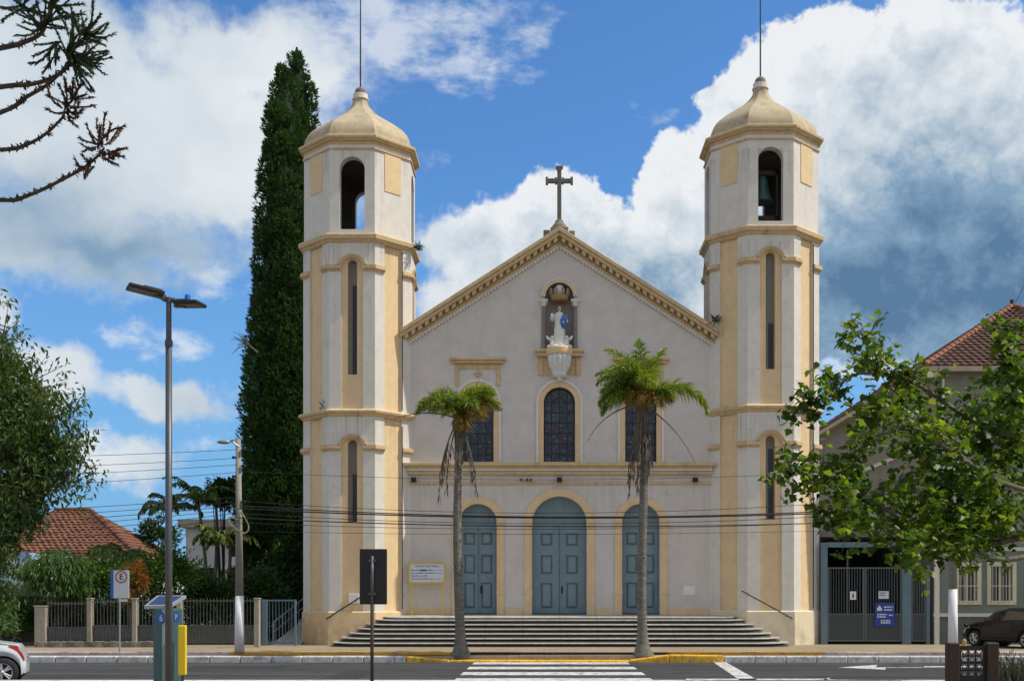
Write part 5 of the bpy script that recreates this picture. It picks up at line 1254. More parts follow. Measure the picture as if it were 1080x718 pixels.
# utility poles and cables
def pole(px, Y, top_py, white_py, label, lamp):
    x = xr(px, Y); zt, zw = P(0, top_py, Y).z, P(0, white_py, Y).z
    o = thing('utility_pole', (x, Y, 0), label, 'utility pole', 'concrete utility poles on the church side')
    MB().tube([(x, Y, zw), (x-.04, Y, zt)], [.14, .085], 12).build('shaft', 'concrete_pole', o, smooth=True)
    MB().tube([(x, Y, 0), (x, Y, zw-.002)], [.168, .142], 12).build('whitewashed_base', 'white_wash', o, smooth=True)
    ins = MB()
    for i, dz in enumerate((.35, .62, .9, 1.25, 2.1, 2.5)):
        s = -1 if i % 2 else 1; ins = MB(); ins.box(x+s*.08, x+s*.16, Y-.1, Y-.02, zt-dz-.03, zt-dz+.03); ins.lathe([(.02, -.05), (.045, -.03), (.045, .03), (.02, .05)], (x+s*.19, Y-.06, zt-dz), 8); ins.build('insulator', 'plastic_black', o)
    ml = MB(); lo = Vector(lamp)
    ml.tube(catmull([(x, Y-.08, zt-.25 if top_py < 480 else lo.z-.6), (x-.2, Y-.2, lo.z+.02), (lo.x+.2, Y-.3, lo.z+.06), lo+Vector((0, -.3, 0))], 4), .028, 6); arm = ml.build('lamp_arm', 'light_metal', o)
    h = MB(); h.ball(lo+Vector((-.14, -.3, -.01)), .16, 10, (1.5, .8, .45)); h.build('luminaire', 'light_metal', arm, smooth=True)
    return o
PYY = 39.45
pole(252.5, PYY, 463, 628, 'grey concrete utility pole with white base before the fence left of the church', P(243, 467, PYY))
pole(1005, PYY, 440, 621, 'grey concrete utility pole with white base before the green house', P(972, 463.5, PYY))
b = MB(); xp = xr(252.5, PYY); b.tube(catmull([(xp+.1, PYY-.12, P(0, 540, PYY).z), (xp+.35, PYY-.15, P(0, 555, PYY).z), (xp+.2, PYY-.15, P(0, 562, PYY).z), (xp-.25, PYY-.15, P(0, 553, PYY).z), (xp-.3, PYY-.15, P(0, 545, PYY).z), (xp, PYY-.15, P(0, 548, PYY).z)], 5), .022, 6)
tag(b.build('cable_loop', 'board_yellow' if False else 'frame_cream', None), 'pale coil of spare cable hanging on the left utility pole', 'cable')
wires = [(528, 519, 17, .012), (533, 531, 13, .024), (536, 534, 11, .030), (541, 535, 14, .014), (546, 546, 9, .024), (551, 544, 10, .012), (497, 490, 12, .009), (560, 556, 5, .009)]
for i, (pa, pb, sag, r) in enumerate(wires):
    n = 24; Yw = PYY-.16; pts = []
    for j in range(n+1):
        t = j/n; px = 252+(1004-252)*t; pts.append(P(px, pa+(pb-pa)*t+sag*4*t*(1-t), Yw-.02*i))
    tag(MB().tube(pts, r*.75, 5).build('power_cable', 'cable', None), 'black cable sagging between the two utility poles across the church front', 'cable', 'cables strung across the church front')
lw = [(474, 478, .012), (483, 490, .012), (490, 500, .012), (498, 512, .012), (524, 538, .014), (529, 545, .014), (533, 553, .016), (537, 560, .014), (541, 570, .014), (546, 580, .016)]
for i, (pa, pb, r) in enumerate(lw):
    pts = [P(250+(-330-250)*j/14, pa+(pb-pa)*(j/14)*1.6+10*4*(j/14)*(1-j/14)*.6, PYY-.2-.02*i) for j in range(15)]
    tag(MB().tube(pts, r*.7, 5).build('power_cable', 'cable', None), 'black cable running left from the utility pole out of view', 'cable', 'cables running left from the pole')

# ------------------------------------------------------------------ fence, wall, gate on the left
FYY = 44.0; fe = thing('railing_fence', (xr(150, FYY), FYY, 0), 'dark metal railing fence between plaster pillars left of the church', 'fence')
def pillar(px0, px1, py0): 
    a, b = P(px0, 0, FYY), P(px1, py0, FYY); m = MB(); m.box(a.x, b.x, FYY-.12, FYY+.14, 0, b.z); m.box(a.x-.02, b.x+.02, FYY-.14, FYY+.16, b.z+.002, b.z+.06); m.build('pillar', 'pillar_plaster', fe, bevel=.015)
for q in ((37.5, 49.5, 640), (92.5, 97.5, 632), (140, 145, 632), (187, 192, 632), (268.5, 274, 632)): pillar(*q)
def railing(px0, px1, sheet_py, top_py, m):
    a, b = xr(px0, FYY), xr(px1, FYY); zt, zs = P(0, top_py, FYY).z, P(0, sheet_py, FYY).z; r = MB(); x = a+.05
    while x < b-.02: r.box(x-.011, x+.011, FYY-.011, FYY+.011, .14, zt+random.uniform(-.01, .03)); x += .125
    r.box(a, b, FYY-.035, FYY-.012, zt-.10, zt-.06); r.box(a, b, FYY-.035, FYY-.012, zs, zs+.04); r.box(a, b, FYY+.013, FYY+.02, .14, zs)
    return r.build('railing_panel', m, fe)
railing(49.5, 92, 662, 634, 'fence_metal'); railing(97.8, 139.5, 660, 632, 'fence_metal'); railing(145.3, 186.5, 660, 631, 'fence_metal'); railing(192.3, 268, 660, 631, 'fence_metal')
random.seed(6); b = MB(); x = xr(49, FYY)
lw_ = MB(); n = 40; xa, xb = xr(40, FYY), xr(166, FYY)
tops = [.20+random.uniform(-.025, .025) for i in range(n+1)]
for i in range(n):
    u, v = xa+(xb-xa)*i/n, xa+(xb-xa)*(i+1)/n; y0 = FYY-.22
    lw_.add([(u, y0-.03*math.sin(i), 0), (v, y0-.03*math.sin(i+1), 0), (v, y0, tops[i+1]), (u, y0, tops[i]), (u, FYY-.14, tops[i]+.02), (v, FYY-.14, tops[i+1]+.02)], [(0, 1, 2, 3), (3, 2, 5, 4)])
lw_.build('stone_footing', 'rubble', fe)
GY = 45.6; ga = thing('ramp_gate', (xr(292, GY), GY, 0), 'pale blue grey metal gate across the ramp beside the left tower', 'gate')
g = MB(); xa, xb = xr(276, GY), xr(312.5, GY); zt = P(0, 632, GY).z
MB().box(xa, xa+.22, GY-.06, GY+.06, 0, zt).build('post', 'gate_blue', ga, bevel=.01)
MB().box(xb-.08, xb, GY-.04, GY+.04, 0, zt).build('post', 'gate_blue', ga, bevel=.01)
g.box(xa+.22, xb-.08, GY-.02, GY+.02, zt-.06, zt); g.box(xa+.22, xb-.08, GY-.02, GY+.02, .08, .14); x = xa+.3
while x < xb-.1: g.box(x-.010, x+.010, GY-.01, GY+.01, .14, zt-.06); x += .125
g.build('gate_leaf', 'gate_blue', ga)
rp = thing('access_ramp', (xr(305, 48), 48, 0), 'pale concrete ramp with handrails rising behind the blue grey gate', 'ramp')
x0_, x1_ = xr(286, 46.5), -10.25
m = MB(); m.add([(x0_, 46.4, 0.0), (x1_, 46.4, 0.0), (x1_, 53, 1.0), (x0_+.1, 53, 1.0), (x0_, 53, -.1), (x1_, 53, -.1)], [(0, 1, 2, 3), (0, 3, 4), (1, 5, 2), (2, 5, 4, 3)]); m.build('slope', 'tread_stone', rp)
for s in (x0_+.08, x1_-.08):
    m = MB(); m.tube([(s, 46.6, .9), (s, 53, 1.95)], .028, 6); m.tube([(s, 46.6, .5), (s, 53, 1.55)], .02, 6)
    for k in range(5): yy = 46.6+1.6*k; m.tube([(s, yy, .0), (s, yy, .9+(yy-46.6)*.164)], .024, 6)
    m.build('handrail', 'light_metal', rp)

# ------------------------------------------------------------------ roofs and houses
def tile_slope(mb, a, b, c, d, rows, lift=.05, cols=None):
    """stepped rows of tiles on a slope; a-b eave left to right, d-c ridge left to right; ripples along each row"""
    a, b, c, d = map(Vector, (a, b, c, d)); nrm = (b-a).cross(d-a).normalized(); nrm = nrm if nrm.z > 0 else -nrm
    for i in range(rows):
        t0, t1 = i/rows, (i+1)/rows; l0, r0 = a.lerp(d, t0), b.lerp(c, t0); l1, r1 = a.lerp(d, t1), b.lerp(c, t1)
        n = max(1, int((r0-l0).length/.16)); vs = []
        for j in range(n+1):
            q = j/n; k = .028*(1 if j % 2 else -1); vs.append(l0.lerp(r0, q)+nrm*(lift+k))
            vs.append(l1.lerp(r1, q)+nrm*k*.9); vs.append(l0.lerp(r0, q)+nrm*(k-.02))
        mb.add(vs, [(3*j, 3*j+3, 3*j+4, 3*j+1) for j in range(n)]+[(3*j+2, 3*j+5, 3*j+3, 3*j) for j in range(n)])
def ridge_caps(mb, a, b, r=.12, step=.38):
    a, b = Vector(a), Vector(b); n = max(2, int((b-a).length/step)); d = (b-a).normalized()
    for i in range(n): p, q = a.lerp(b, i/n), a.lerp(b, (i+1.12)/n); mb.tube([p+Vector((0, 0, .04)), q+Vector((0, 0, .02))], [r*1.1, r*.88], 8)
# green house right of the church
gh = thing('green_house', (18, 47, 0), 'two storey grey green house with cream trim and a steep tiled hip roof', 'house')
X0, X1, Y0, Y1 = 14.9, 25.3, 46.9, 71.0; ez, rz_ = 11.0, 14.75
gf = lambda u, d, z: (u, Y0+d, z)
wins = [(xr((1007.5+1034)/2, Y0), 26/F*Y0*.80, P(0, 634, Y0).z, P(0, 596, Y0).z, False), (xr(1056, Y0), 30/F*Y0*.80, P(0, 634, Y0).z, P(0, 596, Y0).z, False), (xr(1097, Y0), 30/F*Y0*.80, P(0, 634, Y0).z, P(0, 596, Y0).z, False)]
up = [(xr(1057, Y0), 1.0, P(0, 460, Y0).z, P(0, 412, Y0).z, False), (xr(1110, Y0), 1.0, P(0, 460, Y0).z, P(0, 412, Y0).z, False)]
zm = 1.18
m = MB(); wall_slots(m, gf, X0, X1, zm, 4.0, wins, .25); m.build('ground_floor_wall', 'green_wall', gh)
m = MB(); wall_slots(m, gf, X0, X1, 0, zm, [], .25); m.build('wall_base', 'green_plinth', gh)
m = MB(); wall_slots(m, gf, X0, X1, 4.0, ez, up, .25); m.quad((X1, Y0, 0), (X1, Y1, 0), (X1, Y1, ez), (X1, Y0, ez)); m.quad((X0, Y1, 0), (X1, Y1, 0), (X1, Y1, ez), (X0, Y1, ez)); m.build('upper_wall', 'side_wall', gh)
sf = lambda u, d, z: (X0+d, u, z)
sw = [(y, 1.1, z, z+1.9, False) for y in (50, 54, 58, 62) for z in (1.6, 5.3)]
m = MB(); wall_slots(m, sf, Y0, Y1, 0, ez, sw, .2); m.build('side_wall', 'side_wall', gh)
for (cx_, w_, z0_, z1_, _) in sw:
    f = MB(); f.box(X0+.2, X0+.24, cx_-w_/2, cx_+w_/2, z0_, z1_); wo = f.build('side_window', 'glass_window', gh)
    f = MB(); f.box(X0+.15, X0+.198, cx_-w_/2, cx_+w_/2, z0_+.9, z0_+.98); f.box(X0+.15, X0+.198, cx_-.03, cx_+.03, z0_, z1_); f.build('window_frame', 'frame_cream', wo)
tr = MB()
tr.box(X0-.02, X1, Y0-.07, Y0-.002, zm-.08, zm+.06); tr.box(X0-.02, X1, Y0-.08, Y0-.002, 3.72, 3.86); tr.box(X0+.0, X0+.2, Y0-.10, Y0-.072, 0.0, 3.7); tr.box(X0-.08, X1, Y0-.12, Y0-.002, 7.95, 8.12)
tr.box(X0-.08, X0-.002, Y0-.02, Y1, 7.95, 8.12); tr.box(X0-.3, X0+.16, Y0-.12, Y0-.002, ez-1.2, ez-1.0) if False else None
tr.tube([(X0+.35, Y0-.1, 4.3), (X0+.35, Y0-.1, ez-.3)], .05, 8)
tr.build('string_course', 'trim_white', gh)
for (cx_, w_, z0_, z1_, _), upper in [(q, False) for q in wins]+[(q, True) for q in up]:
    f = MB(); f.box(cx_-w_/2, cx_+w_/2, Y0+.22, Y0+.25, z0_, z1_); wo = f.build('window', 'glass_window', gh)
    f = MB(); t = .13
    for q in ((cx_-w_/2-t, cx_-w_/2+.03, z0_-t, z1_+t), (cx_+w_/2-.03, cx_+w_/2+t, z0_-t, z1_+t)): f.box(q[0], q[1], Y0-.07, Y0-.002, q[2], q[3])
    f.box(cx_-w_/2+.03, cx_+w_/2-.03, Y0-.07, Y0-.002, z1_-.03, z1_+t); f.box(cx_-w_/2+.03, cx_+w_/2-.03, Y0-.09, Y0-.002, z0_-t, z0_+.03)
    f.box(cx_-.05, cx_+.05, Y0+.12, Y0+.215, z0_, z1_); f.box(cx_-w_/2, cx_-w_/2+.1, Y0+.12, Y0+.218, z0_, z1_); f.box(cx_+w_/2-.1, cx_+w_/2, Y0+.12, Y0+.218, z0_, z1_)
    f.build('window_frame', 'frame_cream', wo, bevel=.008)
    if not upper:
        f = MB(); x = cx_-w_/2-.06
        while x <= cx_+w_/2+.07: f.tube([(x, Y0-.11, z0_-.1), (x, Y0-.11, z1_+.1)], .011, 5); x += .135
        for zz in (z0_+.02, (z0_+z1_)/2-.1, z1_-.02): f.box(cx_-w_/2-.1, cx_+w_/2+.1, Y0-.118, Y0-.102, zz-.012, zz+.012)
        f.build('window_grille', 'trim_white', wo)
# hip roof
ov = .5; A_, B_, C_, D_ = (X0-ov, Y0-ov, ez), (X1+ov, Y0-ov, ez), (X1+ov, Y1+ov, ez), (X0-ov, Y1+ov, ez); hw = (X1-X0)/2+ov
xm_ = (X0+X1)/2; E_, G_ = (xm_, Y0-ov+hw, rz_), (xm_, Y1+ov-hw, rz_)
m = MB(); tile_slope(m, A_, B_, E_, E_, 22); m.build('front_roof', 'terracotta_dark', gh)
m = MB(); tile_slope(m, D_, A_, E_, G_, 22); tile_slope(m, B_, C_, G_, E_, 14); tile_slope(m, C_, D_, G_, G_, 14); m.build('roof', 'terracotta_dark', gh)
m = MB(); ridge_caps(m, A_, E_); ridge_caps(m, B_, E_); ridge_caps(m, E_, G_); ridge_caps(m, D_, G_); m.build('ridge_tiles', 'terracotta_cap', gh)
m = MB(); m.box(X0-ov, X1+ov, Y0-ov, Y0-ov+.06, ez-.22, ez-.02); m.box(X0-ov, X0-ov+.06, Y0-ov+.06, Y1+ov, ez-.22, ez-.02); m.build('fascia', 'fascia', gh)
m = MB(); m.quad((X0-ov+.06, Y0-ov+.06, ez-.12), (X1+ov, Y0-ov+.06, ez-.12), (X1+ov, Y0+.3, ez-.12), (X0-ov+.06, Y0+.3, ez-.12)); m.quad((X0-ov+.06, Y0+.3, ez-.12), (X0+.3, Y0+.3, ez-.12), (X0+.3, Y1+ov, ez-.12), (X0-ov+.06, Y1+ov, ez-.12)); m.build('eaves_soffit', 'fascia', gh)
m = MB(); m.tube([(xm_, Y0-ov+hw, rz_), (xm_, Y0-ov+hw, rz_+.3)], .08, 8); m.tube([(xm_+.1, Y0-ov+hw+.2, rz_), (xm_+.7, Y0-ov+hw+.2, rz_+1.1)], .012, 4); m.build('roof_finial', 'rust', gh)

# yard gate between church and green house
GY = 47.0; yg = thing('yard_gate', (xr(915, GY), GY, 0), 'blue grey metal yard gate with bars between the right tower and the green house', 'gate')
def gp(px0, px1, py0, m_='gate_blue', name='post', y=.0, d=.16): a, b = P(px0, 0, GY), P(px1, py0, GY); MB().box(a.x, b.x, GY-.08+y, GY-.08+y+d, 0, b.z).build(name, m_, yg, bevel=.012)
gp(865.5, 872.5, 572); gp(951, 960.5, 572); gp(976.5, 980.5, 596)
a, b_ = P(872.6, 577, GY), P(950.9, 571.5, GY); MB().box(a.x, b_.x, GY-.06, GY+.06, a.z, b_.z).build('lintel', 'gate_blue', yg)
def leafgate(px0, px1, top):
    a, b = xr(px0, GY), xr(px1, GY); zt = P(0, top, GY).z; zp = P(0, 647.5, GY).z; g = MB()
    g.box(a, b, GY-.03, GY+.01, zt-.05, zt); g.box(a, b, GY-.03, GY+.01, .12, .17); g.box(a, a+.05, GY-.03, GY+.01, .17, zt-.05); g.box(b-.05, b, GY-.03, GY+.01, .17, zt-.05); g.box(a+.05, b-.05, GY-.02, GY+.0, zp, zp+.03)
    x = a+.12
    while x < b-.07: g.box(x-.010, x+.010, GY-.015, GY+.005, zp+.03, zt-.05); x += .105
    lo = g.build('gate_leaf', 'gate_grey', yg); MB().box(a+.051, b-.051, GY-.012, GY-.004, .171, zp).build('sheet_panel', 'gate_panel', lo)
leafgate(873.2, 911.6, 598); leafgate(912.4, 950.6, 598); leafgate(961, 976, 598)
def sheet(px0, px1, py0, py1, m_, label, name, cat, Yv=GY-.06):
    a, b = P(px0, py1, Yv), P(px1, py0, Yv); o = thing(name, ((a.x+b.x)/2, Yv, a.z), label, cat); MB().box(a.x, b.x, Yv, Yv+.012, a.z, b.z).build('sheet', m_, o); return o, a, b
o, a, b_ = sheet(896.5, 903, 623.3, 632, 'panel_white', 'small cream notice with a dark figure on the left gate leaf', 'gate_notice', 'notice'); cx_, cz_ = (a.x+b_.x)/2, (a.z+b_.z)/2
m = MB(); m.box(cx_-.03, cx_+.03, GY-.066, GY-.061, cz_-.08, cz_+.04); m.ball((cx_, GY-.063, cz_+.075), .025, 8, (1, .1, 1)); m.build('figure', 'ink_black', o)
o, a, b_ = sheet(926.5, 937.3, 623, 631, 'sign_white', 'small white notice with blue lines above the blue banner on the gate', 'gate_notice', 'notice')
m = MB(); 
for k, w_ in enumerate((.8, .7)): m.box(a.x+.04, a.x+.04+(b_.x-a.x-.08)*w_, GY-.066, GY-.061, b_.z-.09-.09*k, b_.z-.055-.09*k)
m.build('text_lines', 'ink_blue', o)
o, a, b_ = sheet(922.8, 943.5, 635.3, 660, 'banner_blue', 'blue banner with a white house emblem hanging on the right gate leaf', 'gate_banner', 'banner', GY-.075)
m = MB(); yv0, yv1 = GY-.082, GY-.076; bw, bh = b_.x-a.x, b_.z-a.z
m.prism([(a.x+bw*.10, a.z+bh*.66), (a.x+bw*.36, a.z+bh*.66), (a.x+bw*.36, a.z+bh*.75), (a.x+bw*.23, a.z+bh*.90), (a.x+bw*.10, a.z+bh*.75)], lambda u, v: (u, yv0, v), lambda u, v: (u, yv1, v)); m.build('emblem', 'sign_white', o)
random.seed(2); m = MB()
for (u0, u1, v) in ((.46, .92, .82), (.46, .9, .70), (.12, .62, .50), (.12, .56, .40), (.72, .9, .47), (.3, .78, .24), (.3, .78, .15)):
    x = a.x+bw*u0
    while x < a.x+bw*u1: w_ = random.uniform(.05, .13)*bw; m.box(x, min(x+w_, a.x+bw*u1), yv0, yv1, a.z+bh*(v-.03), a.z+bh*(v+.03)); x += w_+.025
m.build('lettering', 'sign_white', o)
# covered yard behind the gate
cy_ = thing('carport', (12, 52, 0), 'shaded carport with a flat roof in the yard behind the blue grey gate', 'carport')
xl, xrr = 10.6, 14.8
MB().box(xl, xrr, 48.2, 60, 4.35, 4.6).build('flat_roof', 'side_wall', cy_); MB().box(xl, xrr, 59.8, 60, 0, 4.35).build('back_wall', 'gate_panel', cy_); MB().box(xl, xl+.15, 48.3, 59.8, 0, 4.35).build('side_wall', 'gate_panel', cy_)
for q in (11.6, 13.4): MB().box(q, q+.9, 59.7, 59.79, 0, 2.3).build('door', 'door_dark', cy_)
bo = thing('bollard', (xr(1017, 43), 43, 0), 'short ochre bollard on the pavement beside the black car', 'bollard'); MB().lathe([(.08, 0), (.08, .26), (.05, .32), (.02, .34)], (xr(1017, 43), 43, 0), 12).build('post', 'bollard_ochre', bo)

# house with red roof behind the fence
hs = thing('red_roof_house', (xr(80, 62), 62, 0), 'low house with a weathered red tiled hip roof behind the fence', 'house')
Yh = 60; h_ez, h_rz = P(0, 592, Yh).z, P(0, 537, Yh+4).z; xa, xb = xr(-40, Yh), xr(152, Yh)
r0_, r1_ = xr(58, Yh+4.5), xr(95, Yh+4.5)
m = MB(); tile_slope(m, (xa, Yh, h_ez), (xb, Yh, h_ez), (r1_, Yh+4.5, h_rz), (r0_, Yh+4.5, h_rz), 20); tile_slope(m, (xb, Yh, h_ez), (xb, Yh+9, h_ez), (r1_, Yh+4.5, h_rz), (r1_, Yh+4.5, h_rz), 16); tile_slope(m, (xb, Yh+9, h_ez), (xa, Yh+9, h_ez), (r0_, Yh+4.5, h_rz), (r1_, Yh+4.5, h_rz), 10); tile_slope(m, (xa, Yh+9, h_ez), (xa, Yh, h_ez), (r0_, Yh+4.5, h_rz), (r0_, Yh+4.5, h_rz), 10)
m.build('roof', 'terracotta', hs); m = MB(); ridge_caps(m, (r0_, Yh+4.5, h_rz), (r1_, Yh+4.5, h_rz)); ridge_caps(m, (xb, Yh, h_ez), (r1_, Yh+4.5, h_rz)); m.build('ridge_tiles', 'terracotta', hs)
MB().box(xa+.5, xb-.5, Yh+.5, Yh+8.5, 0, h_ez+.05).build('wall', 'house_white', hs)
wh_ = thing('white_house', (xr(235, 75), 75, 0), 'pale flat roofed house seen through the garden palms', 'house'); Yh = 75
a, b_ = P(196, 0, Yh), P(264, 556, Yh); hf = lambda u, d, z: (u, Yh+d, z)
hw_ = [(xr(218, Yh), .9, 2.4, 3.9, False), (xr(248, Yh), .9, 2.4, 3.9, False), (xr(248, Yh), .9, 4.6, 5.6, False)]
m = MB(); wall_slots(m, hf, a.x, b_.x, 0, b_.z, hw_, .2); m.quad((b_.x, Yh, 0), (b_.x, Yh+9, 0), (b_.x, Yh+9, b_.z), (b_.x, Yh, b_.z)); m.quad((a.x, Yh, 0), (a.x, Yh+9, 0), (a.x, Yh+9, b_.z), (a.x, Yh, b_.z)); m.build('wall', 'house_white', wh_)
MB().box(a.x-.4, b_.x+.3, Yh-.4, Yh+9.4, b_.z, b_.z+.5).build('roof', 'pillar_plaster', wh_)
for (cx_, w_, z0_, z1_, _) in hw_: wo = MB().box(cx_-w_/2, cx_+w_/2, Yh+.18, Yh+.22, z0_, z1_).build('window', 'glass_window', wh_); MB().box(cx_-.03, cx_+.03, Yh+.12, Yh+.178, z0_, z1_).build('window_frame', 'trim_white', wo)
bh_ = thing('blue_house', (xr(5, 50), 50, 0), 'pale blue building with a grey awning at the left edge', 'house'); Yh = 50
MB().box(xr(-60, Yh), xr(27, Yh), Yh, Yh+6, P(0, 618, Yh).z, P(0, 582, Yh).z).build('wall', 'house_blue', bh_); MB().box(xr(-60, Yh), xr(29, Yh), Yh-1.2, Yh+6, P(0, 628, Yh).z, P(0, 618.2, Yh).z).build('awning', 'pillar_plaster', bh_); MB().box(xr(-60, Yh), xr(26, Yh), Yh+1, Yh+5.8, 0, P(0, 628.2, Yh).z).build('shop_front', 'dark_wood', bh_)
MB().box(xr(26.5, Yh), xr(28, Yh), Yh-1.1, Yh-.9, 0, P(0, 628.2, Yh).z).build('awning_post', 'light_metal', bh_)
MB().box(xr(8, Yh), xr(26, Yh), Yh-.06, Yh-.002, P(0, 616, Yh).z, P(0, 592, Yh).z).build('sign_panel', 'sign_white', bh_)

# ------------------------------------------------------------------ garden behind the fence
G1 = 'shrubs behind the fence'
shrub('mango_tree', 62, 608, 45.5, 40, 28, 5200, 'leaf_mango', .32, .065, 'long leaved glossy tree hanging over the stone footed end of the fence', 'tree', droop=1.1, seed=1)
shrub('garden_shrub', 112, 624, 46.6, 32, 38, 4200, 'leaf_hedge', .19, .08, 'bright green bush behind the white parking sign', 'shrub', G1, seed=2)
shrub('croton_bush', 140, 616, 45.4, 15, 22, 600, 'leaf_croton', .34, .05, 'orange leaved ornamental bush right of the parking sign', 'shrub', seed=3, droop=.2)
shrub('garden_shrub', 178, 618, 47.5, 38, 46, 5600, 'leaf_hedge', .19, .085, 'rounded light green bush behind the parking meter', 'shrub', G1, seed=4)
shrub('garden_shrub', 224, 640, 48.5, 34, 38, 4200, 'leaf_dark', .22, .09, 'low dark bush under the white house left of the utility pole', 'shrub', G1, seed=5)
shrub('garden_shrub', 268, 636, 49.5, 32, 42, 4200, 'leaf_dark', .24, .09, 'dark bush behind the fence right of the utility pole', 'shrub', G1, seed=6)
shrub('garden_shrub', 300, 612, 54, 26, 40, 3000, 'leaf_dark', .34, .08, 'dark leafy bush filling the gap behind the ramp gate', 'shrub', G1, seed=7)
shrub('garden_shrub', 62, 655, 47.5, 50, 26, 3000, 'leaf_dark', .28, .08, 'shaded low bush under the long leaved tree behind the fence', 'shrub', G1, seed=13)
shrub('garden_shrub', 145, 655, 49, 60, 26, 3000, 'leaf_dark', .28, .08, 'shaded low bush behind the orange leaved bush', 'shrub', G1, seed=14)
shrub('garden_shrub', 12, 655, 46, 26, 24, 1600, 'leaf_dark', .34, .035, 'dark grassy clump at the foot of the blue building', 'shrub', G1, seed=8, droop=-.6)
shrub('garden_tree', 235, 520, 58, 22, 22, 1500, 'leaf_dark', .28, .12, 'open dark broadleaf tree beside the top of the left utility pole', 'tree', seed=9)
shrub('garden_tree', 268, 560, 60, 24, 40, 3000, 'leaf_dark', .28, .12, 'dark broadleaf tree in front of the cypress foot', 'tree', seed=10)
shrub('garden_tree', 165, 572, 66, 26, 26, 1800, 'leaf_dark', .28, .12, 'dark round tree behind the bright green bushes', 'tree', seed=12)
def garden_palm(px, Y, top_py, nf, ln, seed, label, lean=0, tone='leaf_garden_palm'):
    random.seed(seed); b0 = Vector((xr(px, Y), Y, 0)); top = P(px+lean, top_py, Y)
    o = thing('garden_palm', b0, label, 'palm tree', 'slender palms in the garden')
    MB().tube(catmull([b0, b0.lerp(top, .5)+Vector((-.15*lean/10, 0, 0)), top], 5), [.10, .10, .095, .09, .09, .085, .08, .08, .075, .07, .06], 8).build('trunk', 'bark_limb', o, smooth=True)
    for i in range(nf):
        lm, rm = MB(), MB(); frond(lm, rm, top, 2*math.pi*i/nf+random.uniform(-.3, .3), R(random.uniform(25, 75)), ln*random.uniform(.8, 1.1), R(random.uniform(80, 140)), n=16, ll=.5, lw=.09, hang=.5, rr=.035)
        f = rm.build('frond', tone, o); lm.build('leaflets', tone, f)
garden_palm(219, 57, 528, 9, 2.0, 61, 'tallest slender garden palm left of the utility pole', lean=-10)
garden_palm(232, 58, 536, 8, 1.8, 62, 'slender palm just right of the tallest garden palm', lean=-4)
garden_palm(178, 58, 540, 8, 1.9, 63, 'leftmost slender palm behind the street lamp pole', lean=-2)
garden_palm(226, 54, 568, 8, 1.5, 64, 'short palm in front of the white house wall', lean=3)
garden_palm(240, 54, 572, 7, 1.4, 65, 'short leaning palm beside the utility pole shaft', lean=4)
garden_palm(122, 56, 588, 8, 1.8, 66, 'low palm with its fronds against the red roof', lean=4)
# weeds growing on the mouldings
random.seed(12)
for (px, py, Yw, n, s, lab) in ((441, 262, 47.2, 60, .30, 'weed tuft growing on the left tower belt moulding'), (755, 338, 46.7, 50, .32, 'weed tuft growing where the gable meets the right tower'), (342, 430, 46.3, 16, .3, 'tiny sprig growing on the lower belt of the left tower')):
    o = thing('wall_weed', P(px, py, Yw), lab, 'weed'); m = MB()
    for i in range(n): leaf(m, P(px, py, Yw)+rvec()*.10, Vector((random.uniform(-1, 1), random.uniform(-1, .2), random.uniform(-.5, 1))), s*random.uniform(.5, 1.2), .035)
    m.build('leaves', 'leaf_dark', o)

